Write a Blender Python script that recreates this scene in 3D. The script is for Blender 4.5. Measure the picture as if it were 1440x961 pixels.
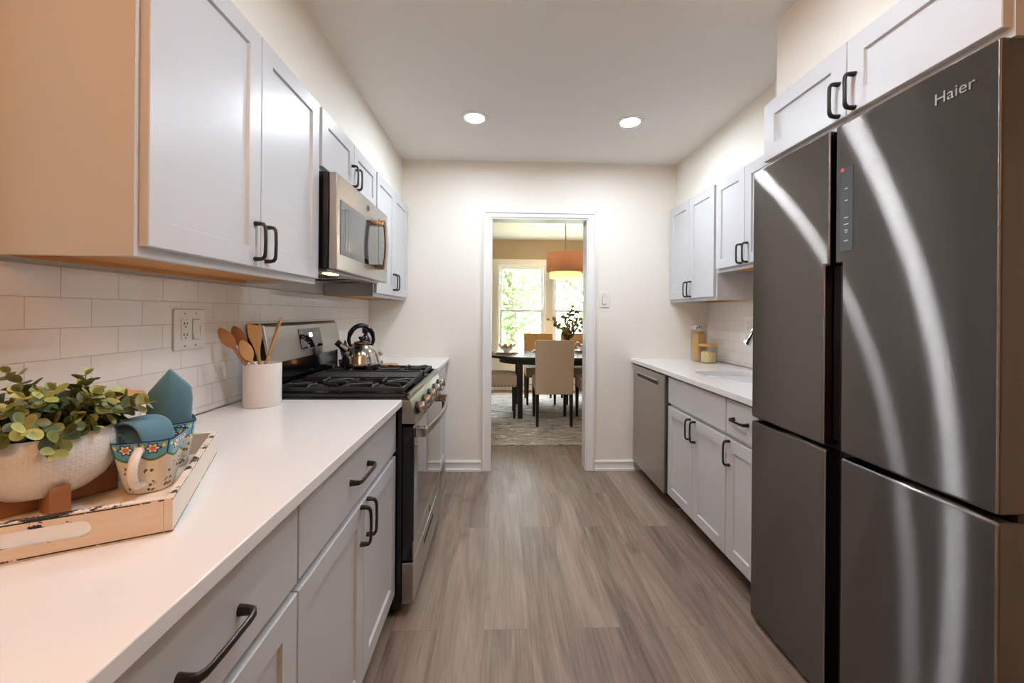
import bpy, bmesh, math, random
from mathutils import Vector, Matrix
PI = math.pi
random.seed(7)
S = bpy.context.scene
COL = S.collection
for o in list(bpy.data.objects):
    bpy.data.objects.remove(o)

# ------------------------------------------------------------------ camera
FPX, CAMH, YAW, ROLL, SHY = 570.3458, 1.255, 0.0327, 0.008, -39.3567
cd = bpy.data.cameras.new('camera')
cd.sensor_fit = 'HORIZONTAL'; cd.sensor_width = 36.0
cd.lens = 36.0 * FPX / 1440.0
cd.shift_y = SHY / 1440.0
cd.clip_start = 0.02; cd.clip_end = 200
cam = bpy.data.objects.new('camera', cd); COL.objects.link(cam)
cam.matrix_world = (Matrix.Translation((0, 0, CAMH)) @ Matrix.Rotation(-YAW, 4, 'Z')
                    @ Matrix.Rotation(PI/2, 4, 'X') @ Matrix.Rotation(ROLL, 4, 'Z'))
S.camera = cam

# ------------------------------------------------------------------ exposure, sky, lamps
S.view_settings.view_transform = 'Standard'
S.view_settings.look = 'None'
S.view_settings.gamma = 1.0
S.view_settings.use_curve_mapping = False
S.view_settings.exposure = 0.16
W = bpy.data.worlds.new('sky'); S.world = W; W.use_nodes = True
bg = W.node_tree.nodes['Background']
bg.inputs['Color'].default_value = (0.80, 0.90, 1.0, 1)
bg.inputs['Strength'].default_value = 30.0
DOWNLIGHT_E = 360.0          # radiance of a recessed lamp's diffuser
DOME_E = 4.0
PENDANT_W = 85.0
UNDER_E = 12.0

def lamp(name, kind, loc, power, color, size=0.1, rot=(0, 0, 0), size_y=None):
    l = bpy.data.lights.new(name, kind); l.energy = power; l.color = color
    if kind == 'AREA':
        l.size = size
        if size_y: l.shape = 'RECTANGLE'; l.size_y = size_y
    else:
        l.shadow_soft_size = size
    o = bpy.data.objects.new(name, l); COL.objects.link(o)
    o.location = loc; o.rotation_euler = rot
    return o
# warm incandescent ceiling lamp of the room behind the camera, and the daylight of that room's window
lamp('warm_ceiling_lamp', 'POINT', (-0.28, -0.50, 2.29), 23.5, (1.0, 0.47, 0.17), 0.05)
# a portal emits nothing, it only helps the renderer find the sky through the window
for nm, loc, rx, sx, sy in (('dining_window_portal', (0.8225, 6.745, 1.3075), -PI/2, 1.675, 1.495),):
    o = lamp(nm, 'AREA', loc, 1.0, (1, 1, 1), sx, (rx, 0, 0), sy); o.data.cycles.is_portal = True

# ------------------------------------------------------------------ materials
def srgb(r, g, b):
    f = lambda c: (c/255/12.92) if c/255 <= 0.04045 else ((c/255+0.055)/1.055)**2.4
    return (f(r), f(g), f(b), 1)
MATS = {}
def mat(name, rgb=(200, 200, 200), rough=0.5, metal=0.0, noise=0.0, nscale=20.0, bump=0.0, bscale=200.0,
        coat=0.0, stretch=(1, 1, 1), emit=None, estr=0.0, spec=0.5, aniso=0.0, sheen=0.0):
    m = bpy.data.materials.new(name); m.use_nodes = True
    nt = m.node_tree; N = nt.nodes; L = nt.links
    b = N['Principled BSDF']
    c = srgb(*rgb)
    b.inputs['Base Color'].default_value = c
    b.inputs['Roughness'].default_value = rough
    b.inputs['Metallic'].default_value = metal
    b.inputs['Specular IOR Level'].default_value = spec
    b.inputs['Coat Weight'].default_value = coat
    b.inputs['Sheen Weight'].default_value = sheen
    tc = N.new('ShaderNodeTexCoord'); mp = N.new('ShaderNodeMapping')
    mp.inputs['Scale'].default_value = stretch
    L.new(tc.outputs['Object'], mp.inputs['Vector'])
    if noise > 0:
        n = N.new('ShaderNodeTexNoise'); n.inputs['Scale'].default_value = nscale
        n.inputs['Detail'].default_value = 5
        L.new(mp.outputs['Vector'], n.inputs['Vector'])
        mx = N.new('ShaderNodeMix'); mx.data_type = 'RGBA'
        mx.inputs['A'].default_value = tuple(v*(1-noise) for v in c[:3]) + (1,)
        mx.inputs['B'].default_value = tuple(min(1, v*(1+noise)) for v in c[:3]) + (1,)
        L.new(n.outputs['Fac'], mx.inputs['Factor'])
        L.new(mx.outputs['Result'], b.inputs['Base Color'])
    if bump > 0:
        n2 = N.new('ShaderNodeTexNoise'); n2.inputs['Scale'].default_value = bscale
        n2.inputs['Detail'].default_value = 3
        L.new(mp.outputs['Vector'], n2.inputs['Vector'])
        bp = N.new('ShaderNodeBump'); bp.inputs['Strength'].default_value = bump
        bp.inputs['Distance'].default_value = 0.01
        L.new(n2.outputs['Fac'], bp.inputs['Height']); L.new(bp.outputs['Normal'], b.inputs['Normal'])
    if aniso > 0:
        b.inputs['Anisotropic'].default_value = aniso
    if emit:
        b.inputs['Emission Color'].default_value = srgb(*emit)
        b.inputs['Emission Strength'].default_value = estr
    MATS[name] = m
    return m

def nodes(m): return m.node_tree.nodes, m.node_tree.links
def math_node(N, L, op, a, b=None, c=None):
    n = N.new('ShaderNodeMath'); n.operation = op
    for i, v in enumerate((a, b, c)):
        if v is None: continue
        if isinstance(v, (int, float)): n.inputs[i].default_value = v
        else: L.new(v, n.inputs[i])
    return n.outputs[0]
def mixc(N, L, fac, a, b):
    n = N.new('ShaderNodeMix'); n.data_type = 'RGBA'
    for k, v in (('Factor', fac), ('A', a), ('B', b)):
        if isinstance(v, (int, float)): n.inputs[k].default_value = v
        elif isinstance(v, tuple): n.inputs[k].default_value = v
        else: L.new(v, n.inputs[k])
    return n.outputs['Result']

WALL = mat('wall_paint', (240, 235, 224), 0.6, bump=0.03, bscale=300)
CEIL = mat('ceiling_paint', (243, 239, 232), 0.7, bump=0.03, bscale=250)
TRIM = mat('trim_paint', (240, 238, 234), 0.35)
TAN = mat('dining_wall_paint', (178, 160, 134), 0.6, bump=0.03, bscale=300)
CAB = mat('grey_cabinet_paint', (203, 203, 204), 0.32, noise=0.015, nscale=6, bump=0.015, bscale=500, stretch=(1, 1, 0.15))
WOODUNDER = mat('birch_underside', (205, 148, 84), 0.5, noise=0.14, nscale=9, stretch=(0.6, 8, 8))
QUARTZ = mat('white_quartz', (236, 234, 231), 0.10, noise=0.012, nscale=40, spec=0.5)
BRONZE = mat('dark_bronze', (62, 56, 52), 0.33, metal=0.75)
BLACK = mat('black_enamel', (14, 14, 15), 0.12)
BLACKM = mat('black_matte', (20, 19, 19), 0.5)
IRON = mat('cast_iron', (36, 35, 35), 0.5, bump=0.15, bscale=500)
GLASSBLK = mat('black_glass', (16, 16, 18), 0.04, coat=0.6)
CHROME = mat('polished_steel', (205, 203, 200), 0.1, metal=1.0)
KETTLE = mat('kettle_steel', (190, 185, 180), 0.13, metal=1.0)
SCREW = mat('dull_screw', (170, 165, 160), 0.4, metal=0.6)
PLASTIC = mat('white_plastic', (235, 231, 226), 0.35)
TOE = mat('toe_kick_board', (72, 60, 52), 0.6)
CROCKM = mat('white_stoneware', (232, 226, 220), 0.3, bump=0.02, bscale=80)
WOODA = mat('light_utensil_wood', (214, 160, 98), 0.5, noise=0.12, nscale=14, stretch=(6, 6, 0.6))
WOODB = mat('mid_utensil_wood', (176, 114, 62), 0.5, noise=0.15, nscale=14, stretch=(6, 6, 0.6))
STANDW = mat('acacia_stand', (150, 100, 58), 0.5, noise=0.25, nscale=10, stretch=(1, 6, 6))
LIDW = mat('bamboo_lid', (206, 150, 92), 0.45, noise=0.12, nscale=12, stretch=(1, 8, 1))
CLOTH = mat('blue_linen', (86, 132, 150), 0.9, noise=0.16, nscale=420, bump=0.25, bscale=700, sheen=0.3)
STEMM = mat('stem_green', (96, 98, 62), 0.6)
SOIL = mat('dark_moss', (40, 40, 26), 0.9, noise=0.4, nscale=60)
UPH = mat('taupe_linen', (192, 168, 145), 0.9, noise=0.12, nscale=160, bump=0.2, bscale=500, sheen=0.2)
UPHO = mat('camel_linen', (222, 172, 112), 0.9, noise=0.1, nscale=160, bump=0.2, bscale=500, sheen=0.2)
LEGB = mat('black_stained_wood', (18, 16, 16), 0.35)
TABM = mat('ebony_table', (26, 23, 24), 0.22)
PORC = mat('white_porcelain', (238, 232, 226), 0.15)
PINK = mat('blush_napkin', (232, 208, 192), 0.9, bump=0.1, bscale=300)
SHADE = mat('taupe_drum_fabric', (168, 122, 98), 0.9, noise=0.05, nscale=200)
SHADEI = mat('cream_diffuser', (250, 226, 184), 0.8, emit=(255, 206, 128), estr=1.5)
BRASS = mat('aged_brass', (190, 150, 100), 0.3, metal=0.9)
PASTA = mat('dried_pasta', (216, 168, 96), 0.6, noise=0.1, nscale=60)
PASTAB = mat('pale_pasta', (236, 208, 150), 0.6, noise=0.1, nscale=60)
BARK = mat('bark', (92, 78, 62), 0.9, noise=0.3, nscale=8)
SIDING = mat('white_siding', (236, 236, 236), 0.7)
LAWN = mat('lawn_grass', (150, 156, 136), 0.9, noise=0.2, nscale=3)
RED = mat('red_sticker', (214, 40, 66), 0.4)
INKW = mat('pale_print', (178, 180, 180), 0.5)
BRAND = mat('brand_silver', (176, 174, 172), 0.25, metal=0.9)
DISPLAY = mat('lit_clock', (220, 230, 235), 0.4, emit=(225, 238, 245), estr=1.2)
NAIL = mat('bronze_nailhead', (66, 52, 42), 0.35, metal=0.8)
BLUEL = mat('blue_label', (60, 96, 150), 0.5)
WHITEL = mat('cream_label', (232, 228, 214), 0.5)
CORK = mat('cork_board', (196, 140, 92), 0.7, noise=0.15, nscale=60)
LENS = mat('led_diffuser', (255, 255, 255), 0.5, emit=(232, 243, 255), estr=DOWNLIGHT_E)
DOMEM = mat('frosted_dome', (205, 203, 196), 0.4, emit=(255, 246, 232), estr=0.35)
LENSR = mat('dimmed_led_diffuser', (255, 255, 255), 0.5, emit=(232, 243, 255), estr=DOWNLIGHT_E*0.66)
HOODL = mat('hood_lamp', (255, 240, 210), 0.4, emit=(255, 214, 150), estr=UNDER_E)
BULB = mat('warm_bulb', (255, 240, 210), 0.4, emit=(255, 200, 120), estr=8.0)

def brushed(name, rgb, rough, horiz=True, aniso=0.8, wob=0.0):
    """brushed metal: fine grooves run level, so lights smear up and down"""
    m = mat(name, rgb, rough, metal=1.0)
    N, L = nodes(m); b = N['Principled BSDF']
    b.inputs['Anisotropic'].default_value = aniso
    tg = N.new('ShaderNodeTangent'); tg.direction_type = 'RADIAL'; tg.axis = 'Z'
    L.new(tg.outputs['Tangent'], b.inputs['Tangent'])
    b.inputs['Anisotropic Rotation'].default_value = 0.25 if horiz else 0.0
    tc = N.new('ShaderNodeTexCoord'); mp = N.new('ShaderNodeMapping')
    mp.inputs['Scale'].default_value = (2, 2, 700)
    L.new(tc.outputs['Object'], mp.inputs['Vector'])
    n = N.new('ShaderNodeTexNoise'); n.inputs['Scale'].default_value = 1.0; n.inputs['Detail'].default_value = 2
    L.new(mp.outputs['Vector'], n.inputs['Vector'])
    c = srgb(*rgb)
    L.new(mixc(N, L, n.outputs['Fac'], tuple(v*0.9 for v in c[:3])+(1,), tuple(min(1, v*1.1) for v in c[:3])+(1,)), b.inputs['Base Color'])
    if wob > 0:
        n2 = N.new('ShaderNodeTexNoise'); n2.inputs['Scale'].default_value = 5.0; n2.inputs['Detail'].default_value = 0
        L.new(tc.outputs['Object'], n2.inputs['Vector'])
        bp = N.new('ShaderNodeBump'); bp.inputs['Strength'].default_value = wob; bp.inputs['Distance'].default_value = 0.02
        L.new(n2.outputs['Fac'], bp.inputs['Height']); L.new(bp.outputs['Normal'], b.inputs['Normal'])
    return m
STEEL = brushed('brushed_steel', (172, 168, 163), 0.28, aniso=0.9)
DWSTEEL = brushed('slate_steel', (166, 161, 155), 0.28, aniso=0.9)
def brushed_glossy(name, rgb, rough, aniso):
    m = brushed(name, rgb, rough)
    N, L = nodes(m); b = N['Principled BSDF']
    g = N.new('ShaderNodeBsdfAnisotropic'); g.distribution = 'GGX'
    g.inputs['Roughness'].default_value = rough; g.inputs['Anisotropy'].default_value = aniso
    L.new(b.inputs['Base Color'].links[0].from_socket, g.inputs['Color'])
    L.new(b.inputs['Tangent'].links[0].from_socket, g.inputs['Tangent'])
    d = N.new('ShaderNodeBsdfAnisotropic'); d.inputs['Roughness'].default_value = 0.5; d.inputs['Anisotropy'].default_value = 0.6
    L.new(b.inputs['Base Color'].links[0].from_socket, d.inputs['Color']); L.new(b.inputs['Tangent'].links[0].from_socket, d.inputs['Tangent'])
    mx = N.new('ShaderNodeMixShader'); mx.inputs[0].default_value = 0.18
    L.new(g.outputs[0], mx.inputs[1]); L.new(d.outputs[0], mx.inputs[2])
    L.new(mx.outputs[0], N['Material Output'].inputs['Surface'])
    return m
DSTEEL = brushed_glossy('dark_brushed_steel', (124, 118, 113), 0.21, 0.91)
FSIDE = mat('fridge_side_paint', (62, 55, 50), 0.3, metal=0.4)

def tile_mat():
    m = mat('white_subway_tile', (240, 236, 231), 0.07)
    N, L = nodes(m); b = N['Principled BSDF']
    tc = N.new('ShaderNodeTexCoord'); sp = N.new('ShaderNodeSeparateXYZ'); cb = N.new('ShaderNodeCombineXYZ')
    L.new(tc.outputs['Object'], sp.inputs[0])
    L.new(math_node(N, L, 'ADD', sp.outputs['Y'], 10.0 - 0.9470 + 0.0014), cb.inputs['X'])
    L.new(math_node(N, L, 'ADD', sp.outputs['Z'], 0.0718*20 - 1.284), cb.inputs['Y'])
    br = N.new('ShaderNodeTexBrick')
    br.inputs['Color1'].default_value = srgb(242, 238, 233); br.inputs['Color2'].default_value = srgb(236, 232, 227)
    br.inputs['Mortar'].default_value = srgb(196, 186, 178)
    br.inputs['Scale'].default_value = 1.0; br.inputs['Brick Width'].default_value = 0.1444
    br.inputs['Row Height'].default_value = 0.0718; br.inputs['Mortar Size'].default_value = 0.0011
    br.inputs['Mortar Smooth'].default_value = 0.3; br.offset = 0.5
    L.new(cb.outputs[0], br.inputs['Vector'])
    L.new(br.outputs['Color'], b.inputs['Base Color'])
    bp = N.new('ShaderNodeBump'); bp.inputs['Strength'].default_value = 0.6; bp.inputs['Distance'].default_value = 0.002
    L.new(math_node(N, L, 'SUBTRACT', 1.0, br.outputs['Fac']), bp.inputs['Height'])
    L.new(bp.outputs['Normal'], b.inputs['Normal'])
    L.new(math_node(N, L, 'MULTIPLY_ADD', br.outputs['Fac'], 0.5, 0.06), b.inputs['Roughness'])
    return m
TILE = tile_mat(); TILE.node_tree.nodes['Principled BSDF'].inputs['Specular IOR Level'].default_value = 0.9

def floor_mat():
    m = mat('oak_vinyl_plank', (150, 132, 118), 0.42)
    N, L = nodes(m); b = N['Principled BSDF']
    tc = N.new('ShaderNodeTexCoord'); sp = N.new('ShaderNodeSeparateXYZ'); cb = N.new('ShaderNodeCombineXYZ')
    L.new(tc.outputs['Object'], sp.inputs[0])
    L.new(math_node(N, L, 'ADD', sp.outputs['Y'], 20.35), cb.inputs['X'])
    L.new(math_node(N, L, 'ADD', sp.outputs['X'], 10.06), cb.inputs['Y'])
    br = N.new('ShaderNodeTexBrick')
    br.inputs['Color1'].default_value = (0, 0, 0, 1); br.inputs['Color2'].default_value = (1, 1, 1, 1)
    br.inputs['Mortar'].default_value = (0.5, 0.5, 0.5, 1)
    br.inputs['Scale'].default_value = 1.0; br.inputs['Brick Width'].default_value = 1.22
    br.inputs['Row Height'].default_value = 0.182; br.inputs['Mortar Size'].default_value = 0.0009
    br.inputs['Mortar Smooth'].default_value = 0.2; br.offset = 0.37
    L.new(cb.outputs[0], br.inputs['Vector'])
    shade = N.new('ShaderNodeSeparateColor'); L.new(br.outputs['Color'], shade.inputs[0])
    off = N.new('ShaderNodeCombineXYZ')
    L.new(math_node(N, L, 'MULTIPLY', shade.outputs[0], 37.0), off.inputs['Z'])
    ad = N.new('ShaderNodeVectorMath'); ad.operation = 'ADD'
    L.new(tc.outputs['Object'], ad.inputs[0]); L.new(off.outputs[0], ad.inputs[1])
    def grain(sx, sy, det, dist):
        mp = N.new('ShaderNodeMapping'); mp.inputs['Scale'].default_value = (sx, sy, 1)
        L.new(ad.outputs[0], mp.inputs['Vector'])
        n = N.new('ShaderNodeTexNoise'); n.inputs['Scale'].default_value = 1.0
        n.inputs['Detail'].default_value = det; n.inputs['Distortion'].default_value = dist
        L.new(mp.outputs['Vector'], n.inputs['Vector'])
        return n.outputs['Fac']
    fine = grain(60, 2.2, 5, 1.2)
    broad = grain(9, 1.1, 3, 1.6)
    blot = grain(6, 4.0, 2, 0.4)
    v = math_node(N, L, 'MULTIPLY_ADD', shade.outputs[0], 0.20, 0.0)
    v = math_node(N, L, 'MULTIPLY_ADD', fine, 0.50, v)
    v = math_node(N, L, 'MULTIPLY_ADD', broad, 0.65, v)
    v = math_node(N, L, 'ADD', v, -0.18)
    cr = N.new('ShaderNodeValToRGB')
    e = cr.color_ramp.elements
    e[0].position = 0.18; e[0].color = srgb(96, 80, 70)
    e[1].position = 0.82; e[1].color = srgb(174, 155, 139)
    k = e.new(0.5); k.color = srgb(143, 124, 110)
    L.new(v, cr.inputs['Fac'])
    knot = N.new('ShaderNodeMapRange'); knot.inputs['From Min'].default_value = 0.66; knot.inputs['From Max'].default_value = 0.78
    L.new(blot, knot.inputs['Value'])
    c1 = mixc(N, L, math_node(N, L, 'MULTIPLY', knot.outputs[0], 0.55), cr.outputs['Color'], srgb(98, 80, 70))
    c2 = mixc(N, L, math_node(N, L, 'MULTIPLY', br.outputs['Fac'], 0.55), c1, srgb(84, 70, 62))
    L.new(c2, b.inputs['Base Color'])
    bp = N.new('ShaderNodeBump'); bp.inputs['Strength'].default_value = 0.12; bp.inputs['Distance'].default_value = 0.002
    L.new(fine, bp.inputs['Height']); L.new(bp.outputs['Normal'], b.inputs['Normal'])
    return m
FLOOR = floor_mat()

def rug_mat():
    m = mat('distressed_rug', (150, 140, 130), 0.95, sheen=0.2)
    N, L = nodes(m); b = N['Principled BSDF']
    tc = N.new('ShaderNodeTexCoord'); mp = N.new('ShaderNodeMapping'); mp.inputs['Scale'].default_value = (4.5, 15, 1)
    L.new(tc.outputs['Object'], mp.inputs['Vector'])
    n = N.new('ShaderNodeTexNoise'); n.inputs['Scale'].default_value = 1.0; n.inputs['Detail'].default_value = 8
    n.inputs['Roughness'].default_value = 0.75; n.inputs['Distortion'].default_value = 1.2
    L.new(mp.outputs['Vector'], n.inputs['Vector'])
    cr = N.new('ShaderNodeValToRGB'); e = cr.color_ramp.elements
    e[0].position = 0.40; e[0].color = srgb(96, 92, 92)
    e[1].position = 0.60; e[1].color = srgb(240, 230, 214)
    for p, c in ((0.46, (150, 144, 140)), (0.52, (190, 172, 156)), (0.56, (150, 140, 132))):
        k = e.new(p); k.color = srgb(*c)
    L.new(n.outputs['Fac'], cr.inputs['Fac']); L.new(cr.outputs['Color'], b.inputs['Base Color'])
    return m
RUG = rug_mat()

def glass_mat(name, tint=(1, 1, 1), gl=0.12, rough=0.02):
    m = bpy.data.materials.new(name); m.use_nodes = True
    N, L = nodes(m); N.remove(N['Principled BSDF'])
    t = N.new('ShaderNodeBsdfTransparent'); t.inputs['Color'].default_value = tint + (1,)
    g = N.new('ShaderNodeBsdfGlossy'); g.inputs['Roughness'].default_value = rough
    fr = N.new('ShaderNodeLayerWeight'); fr.inputs['Blend'].default_value = 0.5
    mx = N.new('ShaderNodeMixShader')
    L.new(math_node(N, L, 'MULTIPLY_ADD', math_node(N, L, 'POWER', fr.outputs['Facing'], 4.0), 0.6, 0.035), mx.inputs[0])
    L.new(t.outputs[0], mx.inputs[1]); L.new(g.outputs[0], mx.inputs[2])
    L.new(mx.outputs[0], N['Material Output'].inputs['Surface'])
    return m
PANE = glass_mat('window_glass', (0.97, 0.99, 0.98))
JARG = glass_mat('jar_glass', (0.95, 0.96, 0.96))

def leaf_mat(name, dark, light, rough=0.5):
    """the light tint follows an attribute that is high on young tip leaves"""
    m = mat(name, dark, rough)
    N, L = nodes(m); b = N['Principled BSDF']
    at = N.new('ShaderNodeAttribute'); at.attribute_name = 'tip'
    L.new(mixc(N, L, at.outputs['Fac'], srgb(*dark), srgb(*light)), b.inputs['Base Color'])
    b.inputs['Subsurface Weight'].default_value = 0.0
    return m
EUC = leaf_mat('eucalyptus_leaf', (42, 62, 42), (190, 194, 112))
EUCB = leaf_mat('dining_eucalyptus_leaf', (58, 72, 44), (196, 152, 84))
TREEL = leaf_mat('tree_leaf', (70, 96, 46), (138, 164, 92), 0.6)

def tray_mat():
    m = mat('distressed_white_wood', (232, 220, 205), 0.6)
    N, L = nodes(m); b = N['Principled BSDF']
    tc = N.new('ShaderNodeTexCoord')
    uv = N.new('ShaderNodeSeparateXYZ'); L.new(tc.outputs['UV'], uv.inputs[0])
    n = N.new('ShaderNodeTexNoise'); n.inputs['Scale'].default_value = 26; n.inputs['Detail'].default_value = 6
    n.inputs['Roughness'].default_value = 0.7
    L.new(tc.outputs['Object'], n.inputs['Vector'])
    # uv.x holds the distance (m) to the nearest worn edge
    d = math_node(N, L, 'SUBTRACT', math_node(N, L, 'MULTIPLY', math_node(N, L, 'SUBTRACT', n.outputs['Fac'], 0.5), 0.05), uv.outputs['X'])
    worn = math_node(N, L, 'GREATER_THAN', d, 0.0)
    g = N.new('ShaderNodeTexNoise'); g.inputs['Scale'].default_value = 30; g.inputs['Detail'].default_value = 4
    mp = N.new('ShaderNodeMapping'); mp.inputs['Scale'].default_value = (0.4, 0.4, 5)
    L.new(tc.outputs['Object'], mp.inputs['Vector']); L.new(mp.outputs['Vector'], g.inputs['Vector'])
    base = mixc(N, L, g.outputs['Fac'], srgb(222, 208, 192), srgb(240, 230, 218))
    L.new(mixc(N, L, worn, base, srgb(44, 34, 28)), b.inputs['Base Color'])
    return m
TRAY = tray_mat()

def mug_mat():
    m = mat('painted_stoneware', (232, 224, 208), 0.18)
    N, L = nodes(m); b = N['Principled BSDF']
    tc = N.new('ShaderNodeTexCoord'); sp = N.new('ShaderNodeSeparateXYZ'); L.new(tc.outputs['UV'], sp.inputs[0])
    U, V = sp.outputs['X'], sp.outputs['Y']
    MN = lambda op, a, b_=None, c=None: math_node(N, L, op, a, b_, c)
    # scalloped lower border of the band
    u8 = MN('MULTIPLY', U, 8.0)
    arc = MN('ABSOLUTE', MN('SINE', MN('MULTIPLY', u8, PI)))
    edge = MN('MULTIPLY_ADD', arc, -0.09, 0.74)
    above = MN('SUBTRACT', V, edge)
    col = srgb(233, 226, 211)
    # sprigs on the cream field
    fu = MN('SUBTRACT', MN('FRACT', MN('MULTIPLY', U, 9.0)), 0.5)
    fv = MN('SUBTRACT', MN('FRACT', MN('MULTIPLY', V, 3.4)), 0.5)
    vo = N.new('ShaderNodeTexVoronoi'); vo.inputs['Scale'].default_value = 1.0
    cbv = N.new('ShaderNodeCombineXYZ'); L.new(MN('MULTIPLY', U, 44.0), cbv.inputs['X']); L.new(MN('MULTIPLY', V, 14.0), cbv.inputs['Y'])
    L.new(cbv.outputs[0], vo.inputs['Vector'])
    r2 = MN('ADD', MN('POWER', MN('MULTIPLY', fu, 1.0), 2.0), MN('POWER', MN('MULTIPLY', fv, 1.0), 2.0))
    sprig = MN('MULTIPLY', MN('LESS_THAN', r2, 0.12), MN('LESS_THAN', vo.outputs['Distance'], 0.42))
    col = mixc(N, L, sprig, col, srgb(96, 104, 44))
    # band: turquoise, with flowers and diamonds
    band = MN('GREATER_THAN', above, 0.0)
    fb = MN('SUBTRACT', MN('FRACT', u8), 0.5)
    gb = MN('MULTIPLY', MN('SUBTRACT', V, 0.86), 2.6)
    rr = MN('SQRT', MN('ADD', MN('POWER', fb, 2.0), MN('POWER', gb, 2.0)))
    ang = MN('ARCTAN2', gb, fb)
    pet = MN('MULTIPLY_ADD', MN('COSINE', MN('MULTIPLY', ang, 6.0)), 0.045, 0.25)
    bandc = mixc(N, L, MN('GREATER_THAN', MN('ABSOLUTE', fb), 0.47), srgb(96, 168, 190), srgb(36, 52, 96))
    bandc = mixc(N, L, MN('LESS_THAN', rr, pet), bandc, srgb(40, 62, 120))
    bandc = mixc(N, L, MN('LESS_THAN', rr, MN('SUBTRACT', pet, 0.07)), bandc, srgb(232, 226, 214))
    bandc = mixc(N, L, MN('LESS_THAN', rr, 0.11), bandc, srgb(226, 132, 46))
    side = MN('ADD', MN('ABSOLUTE', MN('SUBTRACT', MN('ABSOLUTE', fb), 0.36)), MN('MULTIPLY', MN('ABSOLUTE', MN('SUBTRACT', V, 0.9)), 1.6))
    bandc = mixc(N, L, MN('LESS_THAN', side, 0.07), bandc, srgb(236, 200, 84))
    col = mixc(N, L, band, col, bandc)
    line = MN('LESS_THAN', MN('ABSOLUTE', MN('ADD', above, 0.012)), 0.020)
    col = mixc(N, L, line, col, srgb(150, 158, 52))
    line2 = MN('LESS_THAN', MN('ABSOLUTE', above), 0.008)
    col = mixc(N, L, line2, col, srgb(36, 54, 92))
    rim = MN('GREATER_THAN', V, 0.975)
    col = mixc(N, L, rim, col, srgb(40, 56, 96))
    L.new(col, b.inputs['Base Color'])
    return m
MUG = mug_mat()

def pot_mat():
    m = mat('embossed_white_ceramic', (226, 220, 212), 0.28)
    N, L = nodes(m); b = N['Principled BSDF']
    tc = N.new('ShaderNodeTexCoord'); sp = N.new('ShaderNodeSeparateXYZ'); L.new(tc.outputs['UV'], sp.inputs[0])
    MN = lambda op, a, b_=None, c=None: math_node(N, L, op, a, b_, c)
    fu = MN('SUBTRACT', MN('FRACT', MN('MULTIPLY', sp.outputs['X'], 44.0)), 0.5); fv = MN('SUBTRACT', MN('FRACT', MN('MULTIPLY', sp.outputs['Y'], 9.0)), 0.5)
    s1 = MN('SUBTRACT', 1.0, MN('MULTIPLY', MN('ABSOLUTE', MN('SUBTRACT', MN('SQRT', MN('ADD', MN('POWER', fu, 2.0), MN('POWER', fv, 2.0))), 0.32)), 3.0))
    n = N.new('ShaderNodeTexNoise'); n.inputs['Scale'].default_value = 60; L.new(tc.outputs['Object'], n.inputs['Vector'])
    h = MN('MULTIPLY_ADD', n.outputs['Fac'], 0.7, MN('MULTIPLY', s1, 0.6))
    bp = N.new('ShaderNodeBump'); bp.inputs['Strength'].default_value = 0.22; bp.inputs['Distance'].default_value = 0.004
    L.new(h, bp.inputs['Height']); L.new(bp.outputs['Normal'], b.inputs['Normal'])
    return m
POT = pot_mat()

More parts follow.
